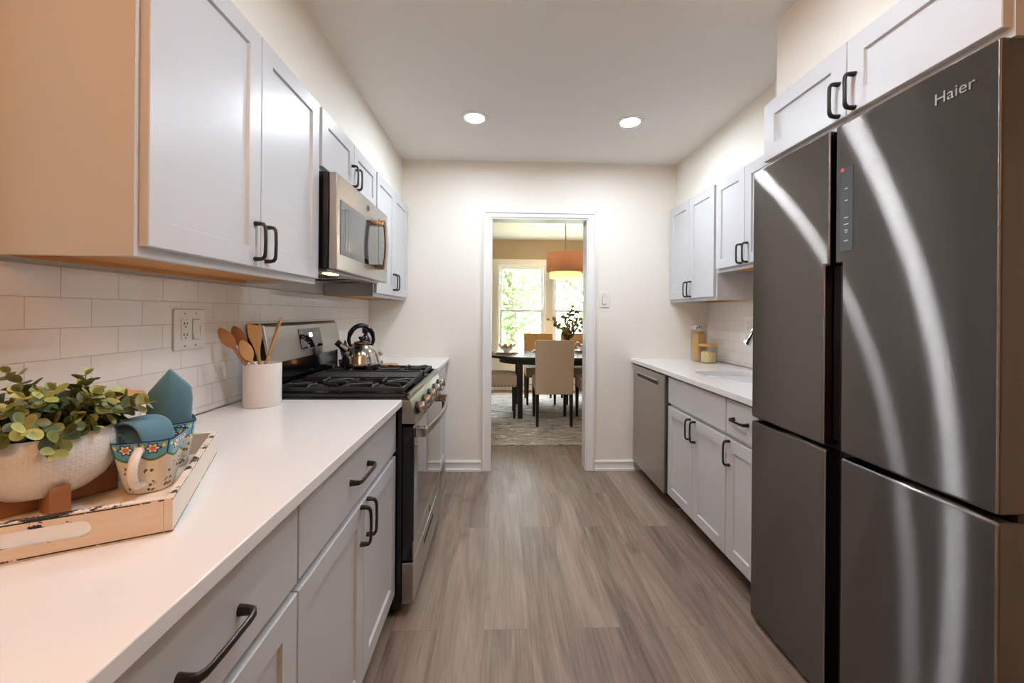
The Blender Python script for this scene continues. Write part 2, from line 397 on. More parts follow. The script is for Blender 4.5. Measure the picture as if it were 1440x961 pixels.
# ------------------------------------------------------------------ mesh helpers
class MB:
    def __init__(s):
        s.bm = bmesh.new(); s.uv = None; s.tip = None
    def box(s, x0, x1, y0, y1, z0, z1):
        x0, x1 = min(x0, x1), max(x0, x1); y0, y1 = min(y0, y1), max(y0, y1); z0, z1 = min(z0, z1), max(z0, z1)
        v = [s.bm.verts.new(p) for p in ((x0,y0,z0),(x1,y0,z0),(x1,y1,z0),(x0,y1,z0),(x0,y0,z1),(x1,y0,z1),(x1,y1,z1),(x0,y1,z1))]
        for f in ((3,2,1,0),(4,5,6,7),(0,1,5,4),(1,2,6,5),(2,3,7,6),(3,0,4,7)):
            s.bm.faces.new([v[i] for i in f])
        return s
    def prism(s, pts, axis, a0, a1):
        """pts: outline in the two other axes (cyclic order x,y,z), counter-clockwise"""
        def mk(p, a):
            return {'x': (a, p[0], p[1]), 'y': (p[0], a, p[1]), 'z': (p[0], p[1], a)}[axis]
        A = [s.bm.verts.new(mk(p, a0)) for p in pts]; B = [s.bm.verts.new(mk(p, a1)) for p in pts]
        n = len(pts)
        s.bm.faces.new(A[::-1]); s.bm.faces.new(B)
        for i in range(n):
            s.bm.faces.new((A[i], A[(i+1) % n], B[(i+1) % n], B[i]))
        return s
    def lathe(s, prof, c=(0, 0, 0), seg=32, sx=1.0, sy=1.0, power=None, uv=False, R=None):
        """prof: (radius, z) from bottom to top; power: superellipse section"""
        rings = []
        if uv and s.uv is None: s.uv = s.bm.loops.layers.uv.new('UVMap')
        for r, z in prof:
            if r < 1e-6:
                p = Vector((0, 0, z)); p = (R @ p if R else p) + Vector(c)
                rings.append([s.bm.verts.new(p)]); continue
            ring = []
            for k in range(seg):
                a = 2*PI*k/seg; ca, sa = math.cos(a), math.sin(a)
                q = 1.0
                if power:
                    pw = power if not callable(power) else power(z)
                    q = (abs(ca)**pw + abs(sa)**pw) ** (-1/pw)
                p = Vector((r*q*ca*sx, r*q*sa*sy, z)); p = (R @ p if R else p) + Vector(c)
                ring.append(s.bm.verts.new(p))
            rings.append(ring)
        zs = [z for r, z in prof]; z0, z1 = min(zs), max(zs)
        for i in range(len(rings)-1):
            A, B = rings[i], rings[i+1]
            for k in range(seg):
                k2 = (k+1) % seg
                if len(A) == 1 and len(B) == 1: break
                if len(A) == 1: vs = (A[0], B[k2], B[k])
                elif len(B) == 1: vs = (A[k], A[k2], B[0])
                else: vs = (A[k], A[k2], B[k2], B[k])
                try: f = s.bm.faces.new(vs)
                except ValueError: continue
                if uv:
                    for l in f.loops:
                        kk = k if l.vert in (A[k % len(A)], B[k % len(B)]) else k+1
                        vv = prof[i][1] if l.vert in A else prof[i+1][1]
                        l[s.uv].uv = (kk/seg, (vv-z0)/max(1e-6, z1-z0))
        for ring, flip in ((rings[0], True), (rings[-1], False)):
            if len(ring) > 2 and not uv:
                try: s.bm.faces.new(ring[::-1] if flip else ring)
                except ValueError: pass
        return s
    def cyl(s, p0, p1, r0, r1=None, seg=20, caps=True):
        r1 = r0 if r1 is None else r1
        p0, p1 = Vector(p0), Vector(p1)
        return s.tube([p0, p1], [r0, r1], seg=seg, caps=caps)
    def tube(s, path, r, seg=10, caps=True, flat=None, up=None):
        """r: radius or list; flat: list or number multiplying the second axis"""
        P = [Vector(p) for p in path]; n = len(P)
        rr = r if isinstance(r, (list, tuple)) else [r]*n
        fl = flat if isinstance(flat, (list, tuple)) else [flat if flat else 1.0]*n
        t0 = (P[1]-P[0]).normalized()
        u = Vector(up) if up else (Vector((0, 0, 1)) if abs(t0.z) < 0.9 else Vector((1, 0, 0)))
        rings = []
        for i in range(n):
            if i == 0: t = P[1]-P[0]
            elif i == n-1: t = P[-1]-P[-2]
            else: t = (P[i+1]-P[i]).normalized() + (P[i]-P[i-1]).normalized()
            t.normalize()
            a = (u - t*u.dot(t))
            if a.length < 1e-5: a = t.orthogonal()
            a.normalize(); u = a; b = t.cross(a)
            rings.append([s.bm.verts.new(P[i] + a*math.cos(2*PI*k/seg)*rr[i]*fl[i] + b*math.sin(2*PI*k/seg)*rr[i]) for k in range(seg)])
        for i in range(n-1):
            for k in range(seg):
                s.bm.faces.new((rings[i][k], rings[i][(k+1) % seg], rings[i+1][(k+1) % seg], rings[i+1][k]))
        if caps:
            s.bm.faces.new(rings[0][::-1]); s.bm.faces.new(rings[-1])
        return s
    def leaf(s, p, d, nrm, ln, wd, tip=0.0, cup=0.15, pts=7):
        """one rounded leaf starting at p growing along d"""
        if s.tip is None: s.tip = s.bm.loops.layers.float_color.new('tip')
        d = Vector(d).normalized(); nrm = Vector(nrm); nrm = (nrm - d*nrm.dot(d))
        if nrm.length < 1e-4: nrm = d.orthogonal()
        nrm.normalize(); sd = d.cross(nrm)
        p = Vector(p)
        vs = []; m = 2*pts
        for k in range(m):
            a = 2*PI*k/m
            x = 0.5 - 0.5*math.cos(a); y = 0.5*math.sin(a)*(0.75+0.5*x*(1.2-x))
            vs.append(s.bm.verts.new(p + d*ln*x + sd*wd*y + nrm*cup*wd*(4*y*y - 0.4*math.sin(PI*x))))
        c = s.bm.verts.new(p + d*ln*0.5 - nrm*cup*wd*0.5)
        for k in range(m):
            f = s.bm.faces.new((vs[k], vs[(k+1) % m], c))
            for l in f.loops:
                q = min(1.0, tip+0.11) if l.vert is not c else tip*0.8
                l[s.tip] = (q, q, q, 1)
        return s
    def xf(s, M):
        bmesh.ops.transform(s.bm, matrix=M, verts=s.bm.verts); return s
    def build(s, name, material, parent=None, bevel=0.0, seg=2, angle=35, smooth=True, sub=0, fix=True):
        if fix: bmesh.ops.recalc_face_normals(s.bm, faces=s.bm.faces)
        me = bpy.data.meshes.new(name); s.bm.to_mesh(me); s.bm.free()
        me.materials.append(material)
        if smooth:
            me.polygons.foreach_set('use_smooth', [True]*len(me.polygons))
            me.set_sharp_from_angle(angle=math.radians(angle))
        o = bpy.data.objects.new(name, me); COL.objects.link(o)
        if parent: o.parent = parent
        if bevel > 0:
            b = o.modifiers.new('bevel', 'BEVEL'); b.width = bevel; b.segments = seg; b.limit_method = 'ANGLE'
            b.angle_limit = math.radians(40); b.harden_normals = True
        if sub:
            m = o.modifiers.new('subdivision', 'SUBSURF'); m.levels = sub; m.render_levels = sub
        return o
def add_mat(o, m): o.data.materials.append(m)

def thing(name, label, cat, loc=(0, 0, 0), rz=0.0, group=None):
    o = bpy.data.objects.new(name, None); COL.objects.link(o)
    o.empty_display_size = 0.1
    o.location = loc; o.rotation_euler = (0, 0, rz)
    o['label'] = label; o['category'] = cat
    if group: o['group'] = group
    return o
def tag(o, label, cat, group=None):
    o['label'] = label; o['category'] = cat
    if group: o['group'] = group
    return o
def struct(o, label=None):
    o['kind'] = 'structure'
    if label: o['label'] = label; o['category'] = o.get('category', 'room')
    return o
def copy_tree(o, parent=None):
    c = o.copy(); COL.objects.link(c)
    if parent: c.parent = parent
    for ch in [x for x in bpy.data.objects if x.parent == o and x != c]:
        copy_tree(ch, c)
    return c
def text_obj(name, body, size, m, parent, M, extrude=0.0006, align='CENTER'):
    cu = bpy.data.curves.new(name, 'FONT'); cu.body = body; cu.size = size; cu.extrude = extrude
    cu.align_x = align; cu.align_y = 'CENTER'
    t = bpy.data.objects.new(name, cu); COL.objects.link(t)
    dg = bpy.context.evaluated_depsgraph_get(); dg.update()
    me = bpy.data.meshes.new_from_object(t.evaluated_get(dg))
    bpy.data.objects.remove(t)
    me.transform(M); me.materials.clear(); me.materials.append(m)
    o = bpy.data.objects.new(name, me); COL.objects.link(o); o.parent = parent
    return o
# text facing local -y, reading along +x
FRONT = lambda x, y, z: Matrix.Translation((x, y, z)) @ Matrix.Rotation(PI/2, 4, 'X')

# ------------------------------------------------------------------ the setting
XL, XR, D, H = -1.031, 1.699, 3.2337, 2.466
YB = -2.7                       # rear end of the kitchen, behind the camera
DY0, DY1 = D + 0.125, 6.65      # dining room
DXL, DXR = -1.7, 2.5
OL, OR, OZ = -0.0607, 0.7061, 2.0165
struct(MB().box(-1.9, 2.7, YB-0.1, DY1+0.1, -0.1, 0.0).build('floor', FLOOR, smooth=False))
struct(MB().box(-1.9, 2.7, YB-0.1, DY1+0.1, H, H+0.1).build('ceiling', CEIL, smooth=False))
struct(MB().box(XL-0.12, XL, YB-0.1, D, 0, H).build('wall_left', WALL, smooth=False))
struct(MB().box(XR, XR+0.12, YB-0.1, D, 0, H).build('wall_right', WALL, smooth=False))
struct(MB().box(XL-0.12, XR+0.12, YB-0.1, YB, 0, H).build('wall_rear', WALL, smooth=False))
w = MB(); w.prism([(DXL-0.1, 0), (OL, 0), (OL, OZ), (OR, OZ), (OR, 0), (DXR+0.1, 0), (DXR+0.1, H), (DXL-0.1, H)], 'y', D, DY0)
struct(w.build('wall_far', WALL, smooth=False))
# bulkheads over the wall cabinets
ZT = 2.104
struct(MB().box(XL, -0.771, 0.847, D, ZT+0.002, H).build('wall_soffit_left', WALL, smooth=False))
struct(MB().box(1.426, XR, 1.632, D, ZT+0.002, H).build('wall_soffit_right', WALL, smooth=False))
struct(MB().box(1.135, XR, YB, 1.632, ZT+0.002, H).build('wall_soffit_fridge', WALL, smooth=False))
# tiled splashbacks
struct(MB().box(XL, XL+0.008, -0.2, D, 0.905, 1.3565).build('wall_left_tile', TILE, smooth=False))
struct(MB().box(XR-0.008, XR, 1.64, D, 0.905, 1.60).build('wall_right_tile', TILE, smooth=False))
# dining room shell
struct(MB().box(DXL-0.1, DXL, DY0, DY1, 0, H).build('wall_dining_left', TAN, smooth=False))
struct(MB().box(DXR, DXR+0.1, DY0, DY1, 0, H).build('wall_dining_right', TAN, smooth=False))
WX0, WX1, WZ0, WZ1 = -0.015, 1.66, 0.56, 2.055
b = MB()
b.box(DXL-0.1, WX0, DY1, DY1+0.1, 0, H); b.box(WX1, DXR+0.1, DY1, DY1+0.1, 0, H)
b.box(WX0, WX1, DY1, DY1+0.1, 0, WZ0); b.box(WX0, WX1, DY1, DY1+0.1, WZ1, H)
struct(b.build('wall_dining_far', TAN, smooth=False))
# wainscot below a chair rail
b = MB()
b.box(DXL, WX0-0.1, DY1-0.012, DY1-0.0005, 0.1, 1.19); b.box(WX1+0.1, DXR, DY1-0.012, DY1-0.0005, 0.1, 1.19)
b.box(WX0-0.1, WX1+0.1, DY1-0.012, DY1-0.0005, 0.1, 0.47)
for k in range(5):
    x0 = -1.55 + k*0.8
    for (a0, a1, c0, c1) in ((x0, x0+0.7, 0.16, 0.175), (x0, x0+0.7, 0.42, 0.435), (x0, x0+0.015, 0.16, 0.435), (x0+0.685, x0+0.7, 0.16, 0.435)):
        b.box(a0, a1, DY1-0.022, DY1-0.012, c0, c1)
struct(b.build('trim_2', TRIM, smooth=False))
b = MB(); b.box(DXL, WX0-0.1, DY1-0.035, DY1-0.0005, 1.19, 1.24); b.box(WX1+0.1, DXR, DY1-0.035, DY1-0.0005, 1.19, 1.24)
struct(b.build('trim_3', TRIM, bevel=0.006))
# baseboards with a shoe moulding
def baseboard(name, x0, x1, y, sgn=-1):
    b = MB()
    b.box(x0, x1, y, y + sgn*0.012, 0, 0.085); b.box(x0, x1, y, y + sgn*0.017, 0.066, 0.078); b.box(x0, x1, y, y + sgn*0.024, 0, 0.022)
    return struct(b.build(name, TRIM, bevel=0.003))
baseboard('baseboard_far_left', -0.415, OL-0.068, D)
baseboard('baseboard_far_right', OR+0.068, 1.10, D)
baseboard('baseboard_dining', DXL, DXR, DY1)
# cased opening into the dining room
dr = thing('door_1', 'white cased doorway opening into the dining room', 'doorway', (0, 0, 0)); struct(dr)
def casing_side(x0, x1):
    b = MB(); b.box(x0, x1, D-0.014, D, 0, OZ+0.048)
    xo = (x0, x0+0.016) if x0 < 0 else (x1-0.016, x1)
    b.box(xo[0], xo[1], D-0.022, D, 0, OZ+0.048)
    return b
casing_side(OL-0.066, OL-0.004).build('casing', TRIM, dr, bevel=0.004)
casing_side(OR+0.004, OR+0.066).build('casing', TRIM, dr, bevel=0.004)
b = MB(); b.box(OL-0.066, OR+0.066, D-0.0145, D, OZ+0.003, OZ+0.048); b.box(OL-0.066, OR+0.066, D-0.023, D, OZ+0.036, OZ+0.050)
b.build('head_casing', TRIM, dr, bevel=0.004)
b = MB(); b.box(OL-0.004, OL+0.006, D-0.006, DY0+0.006, 0, OZ); b.box(OR-0.006, OR+0.004, D-0.006, DY0+0.006, 0, OZ)
b.box(OL-0.004, OR+0.004, D-0.006, DY0+0.006, OZ-0.008, OZ+0.003)
b.build('jamb', TRIM, dr, bevel=0.001)

# windows: two double-hung units
def window(name, x0, x1, label):
    t = thing(name, label, 'window', (0, 0, 0)); struct(t)
    ya, yb = DY1+0.02, DY1+0.085
    def frame(mb, a0, a1, c0, c1, wd, y0, y1):
        mb.box(a0, a0+wd, y0, y1, c0, c1); mb.box(a1-wd, a1, y0, y1, c0, c1)
        mb.box(a0+wd, a1-wd, y0, y1, c0, c0+wd); mb.box(a0+wd, a1-wd, y0, y1, c1-wd, c1)
    b = MB(); frame(b, x0, x1, WZ0, WZ1, 0.03, ya-0.018, yb); b.build('window_frame', TRIM, t, bevel=0.003)
    zm = 1.300
    for nm, c0, c1, y0 in (('upper_sash', zm-0.02, WZ1-0.03, ya+0.03), ('lower_sash', WZ0+0.03, zm+0.02, ya)):
        b = MB(); frame(b, x0+0.032, x1-0.032, c0, c1, 0.038, y0, y0+0.028)
        s = b.build(nm, TRIM, t, bevel=0.003)
        g0, g1, h0, h1 = x0+0.07, x1-0.07, c0+0.038, c1-0.038
        b = MB()
        for k in (1, 2):
            xx = g0 + (g1-g0)*k/3; b.box(xx-0.006, xx+0.006, y0+0.006, y0+0.022, h0, h1)
        zz = (h0+h1)/2; b.box(g0, g1, y0+0.0065, y0+0.0215, zz-0.006, zz+0.006)
        b.build('muntin_grille', TRIM, s)
        MB().box(g0, g1, y0+0.012, y0+0.016, h0, h1).build('glass_pane', PANE, s, smooth=False)
    return t
MX = 0.8225
window('window_1', WX0, MX-0.06, 'left white double hung window with grille')
window('window_2', MX+0.06, WX1, 'right white double hung window with grille, behind the pendant lamp')
b = MB()
b.box(WX0-0.09, WX0+0.005, DY1-0.02, DY1+0.004, WZ0-0.09, WZ1+0.09); b.box(WX1-0.005, WX1+0.09, DY1-0.02, DY1+0.004, WZ0-0.09, WZ1+0.09)
b.box(WX0+0.005, WX1-0.005, DY1-0.02, DY1+0.004, WZ1-0.005, WZ1+0.09); b.box(WX0+0.005, WX1-0.005, DY1-0.02, DY1+0.004, WZ0-0.09, WZ0+0.005)
b.box(MX-0.062, MX+0.062, DY1-0.02, DY1+0.06, WZ0+0.005, WZ1-0.005)
b.box(WX0-0.11, WX1+0.11, DY1-0.05, DY1+0.004, WZ0-0.02, WZ0+0.008)
struct(b.build('trim_4', TRIM, bevel=0.004))

# outdoors
struct(MB().box(-30, 30, DY1+0.1, 50, -0.6, -0.5).build('ground', LAWN, smooth=False), 'lawn outside the dining window')
def tree(label, x, y, h, r, n, seed):
    rnd = random.Random(seed)
    t = thing('tree', label, 'tree', (x, y, -0.5), 0, 'leafy trees outside the window')
    b = MB(); b.tube([(0, 0, 0), (0.1, 0, h*0.4), (0, 0.1, h*0.8)], [0.16, 0.12, 0.04], seg=10)
    for k in range(6):
        a = k*1.1; b.tube([(0.05, 0, h*(0.25+0.08*k)), (math.cos(a)*r*0.7, math.sin(a)*r*0.7, h*(0.42+0.08*k))], [0.05, 0.015], seg=6)
    b.build('trunk', BARK, t)
    b = MB()
    cl = [(rnd.uniform(-1, 1)*r*0.7, rnd.uniform(-1, 1)*r*0.7, h*(0.28+0.68*rnd.random())) for k in range(26)]
    for k in range(n):
        c = rnd.choice(cl); q = Vector((rnd.gauss(0, 1), rnd.gauss(0, 1), rnd.gauss(0, 1))).normalized()*r*0.42*rnd.random()**0.4
        p = Vector(c)+q
        b.leaf(p, (rnd.uniform(-1, 1), rnd.uniform(-1, 1), rnd.uniform(-0.8, 0.5)), (rnd.uniform(-1, 1), rnd.uniform(-1, 1), 1), 0.12, 0.085, rnd.random(), pts=3)
    b.build('foliage', TREEL, t, smooth=False, fix=False)
tree('bushy green tree seen through the left dining window', 0.3, 12.0, 4.6, 1.9, 7000, 1)
tree('taller green tree seen at the left edge of the left dining window', -1.9, 15.5, 5.4, 2.3, 6000, 2)
tree('green tree seen through the right dining window above the vase', 3.2, 15.0, 5.0, 1.7, 6000, 3)
nh = thing('neighbouring_house', 'pale sided house outside the right dining window', 'house', (6.2, 17.0, -0.5))
b = MB(); b.box(-2.2, 2.6, 0, 5, 0, 3.6); 
for k in range(18): b.box(-2.21, 2.61, -0.012, 0, 0.2*k, 0.2*k+0.185)
b.build('siding', SIDING, nh, smooth=False)
MB().prism([(-2.6, 3.6), (3.0, 3.6), (0.2, 5.0)], 'y', -0.3, 5.2).build('roof', BLACKM, nh, smooth=False)
MB().box(-1.2, -0.4, -0.03, 0.02, 1.3, 2.6).build('house_window', GLASSBLK, nh, smooth=False)

# ------------------------------------------------------------------ cabinets
def shaker(x0, x1, z0, z1, y0=-0.019, fw=0.057, rec=0.008):
    """frame-and-panel door, front face at y0, back at 0"""
    b = MB(); bm = b.bm
    O = [(x0, z0), (x1, z0), (x1, z1), (x0, z1)]
    I = [(x0+fw, z0+fw), (x1-fw, z0+fw), (x1-fw, z1-fw), (x0+fw, z1-fw)]
    J = [(x0+fw+0.003, z0+fw+0.003), (x1-fw-0.003, z0+fw+0.003), (x1-fw-0.003, z1-fw-0.003), (x0+fw+0.003, z1-fw-0.003)]
    c = 0.0018
    O2 = [(x0+c, z0+c), (x1-c, z0+c), (x1-c, z1-c), (x0+c, z1-c)]
    ring = lambda P, y: [bm.verts.new((p[0], y, p[1])) for p in P]
    R = [ring(O, 0.0), ring(O, y0+c), ring(O2, y0), ring(I, y0), ring(J, y0+rec)]
    for A, B in zip(R[:-1], R[1:]):
        for k in range(4):
            bm.faces.new((A[k], A[(k+1) % 4], B[(k+1) % 4], B[k]))
    bm.faces.new(R[0][::-1]); bm.faces.new(R[-1])
    return b
def slab(x0, x1, z0, z1, y0=-0.019):
    return MB().box(x0, x1, y0, 0.0, z0, z1)
def pull(axis, cx, cz, y0, L=0.112, parent=None, out=0.030):
    """arched bronze pull standing off a face at y0 (towards -y)"""
    h = L/2
    prof = [(-h, 0.0), (-h, 0.45), (-h*0.97, 0.78), (-h*0.84, 0.95), (-h*0.66, 1.0), (0, 1.03), (h*0.66, 1.0), (h*0.84, 0.95), (h*0.97, 0.78), (h, 0.45), (h, 0.0)]
    rad = [0.0072, 0.0062, 0.0056, 0.0050, 0.0046, 0.0044, 0.0046, 0.0050, 0.0056, 0.0062, 0.0072]
    P = []
    for a, o in prof:
        P.append((cx+a, y0-o*out, cz) if axis == 'h' else (cx, y0-o*out, cz+a))
    b = MB(); b.tube(P, rad, seg=10, flat=1.35 if axis == 'h' else 1.35, up=(0, 0, 1) if axis == 'h' else (1, 0, 0))
    return b.build('pull_handle', BRONZE, parent)
def cabinet(name, label, cat, loc, rz, w, z0, z1, depth, fronts, base=False, group=None, stile=0.038, cols=()):
    t = thing(name, label, cat, loc, rz, group)
    b = MB(); f = 0.019
    zb = z0
    # side, back, top and bottom panels set 1.5 mm inside the face frame
    e = 0.0015
    b.box(e, 0.014, f, depth, z0, z1); b.box(w-0.014, w-e, f, depth, z0, z1)
    b.box(0.014, w-0.014, depth-0.008, depth, z0, z1); b.box(0.014, w-0.014, f, depth-0.008, z1-0.014, z1)
    # face frame
    b.box(0, stile, 0, f, z0, z1); b.box(w-stile, w, 0, f, z0, z1)
    b.box(stile, w-stile, 0, f, z0, z0+0.034); b.box(stile, w-stile, 0, f, z1-0.034, z1)
    for x in cols: b.box(x-stile/2, x+stile/2, 0, f, z0+0.034, z1-0.034)
    if base:
        b.box(stile, w-stile, 0, f, 0.655, 0.69)
    b.build('carcass', CAB, t, smooth=False)
    if base:
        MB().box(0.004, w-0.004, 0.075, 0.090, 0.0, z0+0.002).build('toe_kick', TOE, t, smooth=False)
        MB().box(0.014, w-0.014, f, depth-0.008, z0, z0+0.014).build('bottom_panel', CAB, t, smooth=False)
    else:
        MB().box(0.0142, w-0.0142, f+0.0002, depth-0.0082, z0+0.012, z0+0.020).box(0.0142, w-0.0142, depth-0.022, depth-0.0083, z0+0.0005, z0+0.012).build('underside', WOODUNDER, t, smooth=False)
    for fr in fronts:
        kind, x0, x1, a, c = fr[:5]; style = fr[5]; h = fr[6] if len(fr) > 6 else None
        o = (shaker(x0, x1, a, c) if style == 'shaker' else slab(x0, x1, a, c)).build(kind, CAB, t, bevel=0.0 if style == 'shaker' else 0.0025, angle=25)
        if h: pull(h[0], h[1], h[2], -0.0188, h[3] if len(h) > 3 else 0.112, o)
    return t
def upper(label, loc, rz, w, z0, depth=0.285, left_h=True, zt=ZT, hz=None, group=None, frame=0.012, top=0.016, L=0.105):
    m = w/2; a, c = z0+0.022, zt-top
    hz = a+0.085 if hz is None else hz
    return cabinet('wall_cabinet', label, 'cabinet', loc, rz, w, z0, zt, depth,
        [('door', frame, m-0.0015, a, c, 'shaker', ('v', m-0.028, hz, L)), ('door', m+0.0015, w-frame, a, c, 'shaker', ('v', m+0.028, hz, L))], group=group)
RZL, RZR = PI/2, -PI/2          # left run faces +x, right run faces -x
FXL, FXR = -0.741, 1.390        # face-frame planes of the wall cabinets
UG = 'grey shaker wall cabinets'
upper('large grey shaker wall cabinet nearest on the left, its tan lit side facing us', (FXL, 0.847, 0), RZL, 0.812, 1.366, group=UG, hz=1.463)
upper('short grey shaker wall cabinet above the microwave', (FXL, 1.661, 0), RZL, 0.750, 1.828, group=UG, hz=1.92, L=0.10)
upper('grey shaker wall cabinet in the far left corner beyond the microwave', (FXL, 2.413, 0), RZL, D-2.413-0.001, 1.350, group=UG, hz=1.463)
upper('tall grey shaker wall cabinet in the far right corner above the pasta jars', (FXR, D-0.001, 0), RZR, D-2.540-0.001, 1.352, depth=0.300, group=UG, hz=1.44)
upper('short grey shaker wall cabinet above the sink, half behind the fridge', (FXR, 2.538, 0), RZR, 0.62, 1.522, depth=0.300, group=UG, hz=1.605)
upper('deep grey shaker wall cabinet above the fridge', (1.069, 1.590, 0), RZR, 0.782, 1.842, depth=0.62, group=UG, hz=1.925, frame=0.008, L=0.10)

# base cabinets (local x runs away from us on the left, towards us on the right)
BG = 'grey base cabinets'
CT = 0.872                      # underside of the worktops
CFL = -0.432                    # face-frame plane, left run
def drawerfront(x0, x1, hx=None, style='slab', z=(0.693, 0.857), L=0.112, kind='drawer'):
    return (kind, x0, x1, z[0], z[1], style, ('h', hx if hx is not None else (x0+x1)/2, (z[0]+z[1])/2, L))
def bdoor(x0, x1, hx, hz=0.606):
    return ('door', x0, x1, 0.108, 0.672, 'shaker', ('v', hx, hz, 0.112))
yA, yB_, yE = 0.345, 0.858, 1.664
wA = yB_-yA
cabinet('base_cabinet', 'grey base cabinet nearest on the left with one slab drawer over framed drawers', 'cabinet', (CFL, yA, 0), RZL, wA, 0.10, CT, 0.590,
    [drawerfront(0.004, wA-0.002, 0.258, L=0.125), ('drawer', 0.004, wA-0.002, 0.394, 0.672, 'shaker', ('h', 0.258, 0.645, 0.125)), ('drawer', 0.004, wA-0.002, 0.108, 0.386, 'shaker', ('h', 0.258, 0.36, 0.125))], base=True, group=BG)
wB = yE-yB_
cabinet('base_cabinet', 'grey base cabinet on the left beside the range, one wide drawer over two doors', 'cabinet', (CFL, yB_, 0), RZL, wB, 0.10, CT, 0.590,
    [drawerfront(0.003, wB-0.004, 0.370, L=0.15), bdoor(0.003, 0.414, 0.388), bdoor(0.417, wB-0.004, 0.445)], base=True, group=BG)
y0 = 2.442; wC = D-y0-0.001
cabinet('base_cabinet', 'grey base cabinet in the far left corner beyond the range', 'cabinet', (CFL, y0, 0), RZL, wC, 0.10, CT, 0.590,
    [drawerfront(0.004, wC-0.03), bdoor(0.004, wC/2-0.0015, wC/2-0.03), bdoor(wC/2+0.0015, wC-0.03, wC/2+0.03)], base=True, group=BG)
CFR = 1.109
cabinet('base_cabinet', 'grey base cabinet under the sink with a blank slab panel over two doors', 'cabinet', (CFR, 2.570, 0), RZR, 0.664, 0.10, CT, 0.585,
    [('false_front', 0.004, 0.661, 0.693, 0.857, 'slab'), bdoor(0.004, 0.331, 0.305), bdoor(0.334, 0.661, 0.361)], base=True, group=BG)
cabinet('base_cabinet', 'narrow grey base cabinet between sink and fridge, one drawer over one door', 'cabinet', (CFR, 1.905, 0), RZR, 0.245, 0.10, CT, 0.585,
    [drawerfront(0.003, 0.242, 0.122, L=0.105), bdoor(0.003, 0.242, 0.030)], base=True, group=BG)

# worktops
WG = 'white quartz worktops'
b = MB().box(XL+0.0085, -0.390, 0.325, 1.668, CT+0.0006, 0.900)
tag(b.build('worktop', QUARTZ, bevel=0.003), 'long white quartz worktop in the left foreground under the tray', 'worktop', WG)
b = MB().box(XL+0.0085, -0.390, 2.440, D-0.0005, CT+0.0006, 0.900)
tag(b.build('worktop', QUARTZ, bevel=0.003), 'short white quartz worktop in the far left corner behind the range', 'worktop', WG)
# right worktop with the sink cut-out
SINK = []
def rounded(pts, radii, seg=8):
    out = []; n = len(pts)
    for i, p in enumerate(pts):
        p = Vector(p); a = Vector(pts[i-1])-p; c = Vector(pts[(i+1) % n])-p; r = radii[i]
        A = p + a.normalized()*r; C = p + c.normalized()*r
        for k in range(seg+1):
            t = k/seg; out.append(tuple(A*(1-t)**2 + p*2*t*(1-t) + C*t*t))
    return out
SINK = rounded([(1.215, 2.530), (1.215, 2.30), (1.318, 2.10), (1.318, 1.78), (1.615, 1.78), (1.615, 2.530)], [0.10, 0.09, 0.09, 0.07, 0.07, 0.07])
def plate_with_hole(outer, hole, z0, z1):
    b = MB(); bm = b.bm
    def loop(P, z): return [bm.verts.new((p[0], p[1], z)) for p in P]
    for z, flip in ((z1, False), (z0, True)):
        o = loop(outer, z); h = loop(hole, z)
        es = [bm.edges.new((o[i], o[(i+1) % len(o)])) for i in range(len(o))] + [bm.edges.new((h[i], h[(i+1) % len(h)])) for i in range(len(h))]
        fs = [g for g in bmesh.ops.triangle_fill(bm, edges=es, use_beauty=True)['geom'] if isinstance(g, bmesh.types.BMFace)]
        def inside(p):
            r = False
            for i in range(len(hole)):
                (x0, y0), (x1, y1) = hole[i-1], hole[i]
                if (y0 > p.y) != (y1 > p.y) and p.x < (x1-x0)*(p.y-y0)/(y1-y0)+x0: r = not r
            return r
        kill = [f for f in fs if inside(f.calc_center_median())]
        if kill: bmesh.ops.delete(bm, geom=kill, context='FACES_ONLY')
        if z == z1: T = (o, h)
        else: Bt = (o, h)
    for A, B in ((Bt[0], T[0]), (Bt[1], T[1])):
        n = len(A)
        for i in range(n): bm.faces.new((A[i], A[(i+1) % n], B[(i+1) % n], B[i]))
    return b
b = plate_with_hole([(1.068, 1.655), (XR-0.0085, 1.655), (XR-0.0085, D-0.0005), (1.068, D-0.0005)], SINK, CT+0.0006, 0.900)
tag(b.build('worktop', QUARTZ, bevel=0.002, angle=25), 'white quartz worktop on the right around the sink', 'worktop', WG)
# undermount sink
b = MB(); bm = b.bm
cx, cy = 1.42, 2.16
def ring(s, z, grow=0.0): return [bm.verts.new((cx+(p[0]-cx)*s + (grow if p[0] > cx else -grow), cy+(p[1]-cy)*s + (grow if p[1] > cy else -grow), z)) for p in SINK]
R = [ring(1.0, CT-0.002, 0.004), ring(1.0, CT-0.001, -0.001), ring(0.985, 0.80), ring(0.96, 0.72), ring(0.90, 0.695), ring(0.3, 0.690)]
for A, B in zip(R[:-1], R[1:]):
    for i in range(len(A)): bm.faces.new((A[i], A[(i+1) % len(A)], B[(i+1) % len(B)], B[i]))
bm.faces.new(R[-1])
sk = tag(b.build('sink', mat('sink_steel', (128, 123, 118), 0.3, metal=1.0), angle=50, fix=True), 'stainless steel undermount sink set in the right worktop', 'sink')
MB().lathe([(0.001, 0.6915), (0.040, 0.6915), (0.042, 0.6935), (0.030, 0.6945), (0.0, 0.693)], (cx, cy, 0)).build('drain', CHROME, sk)
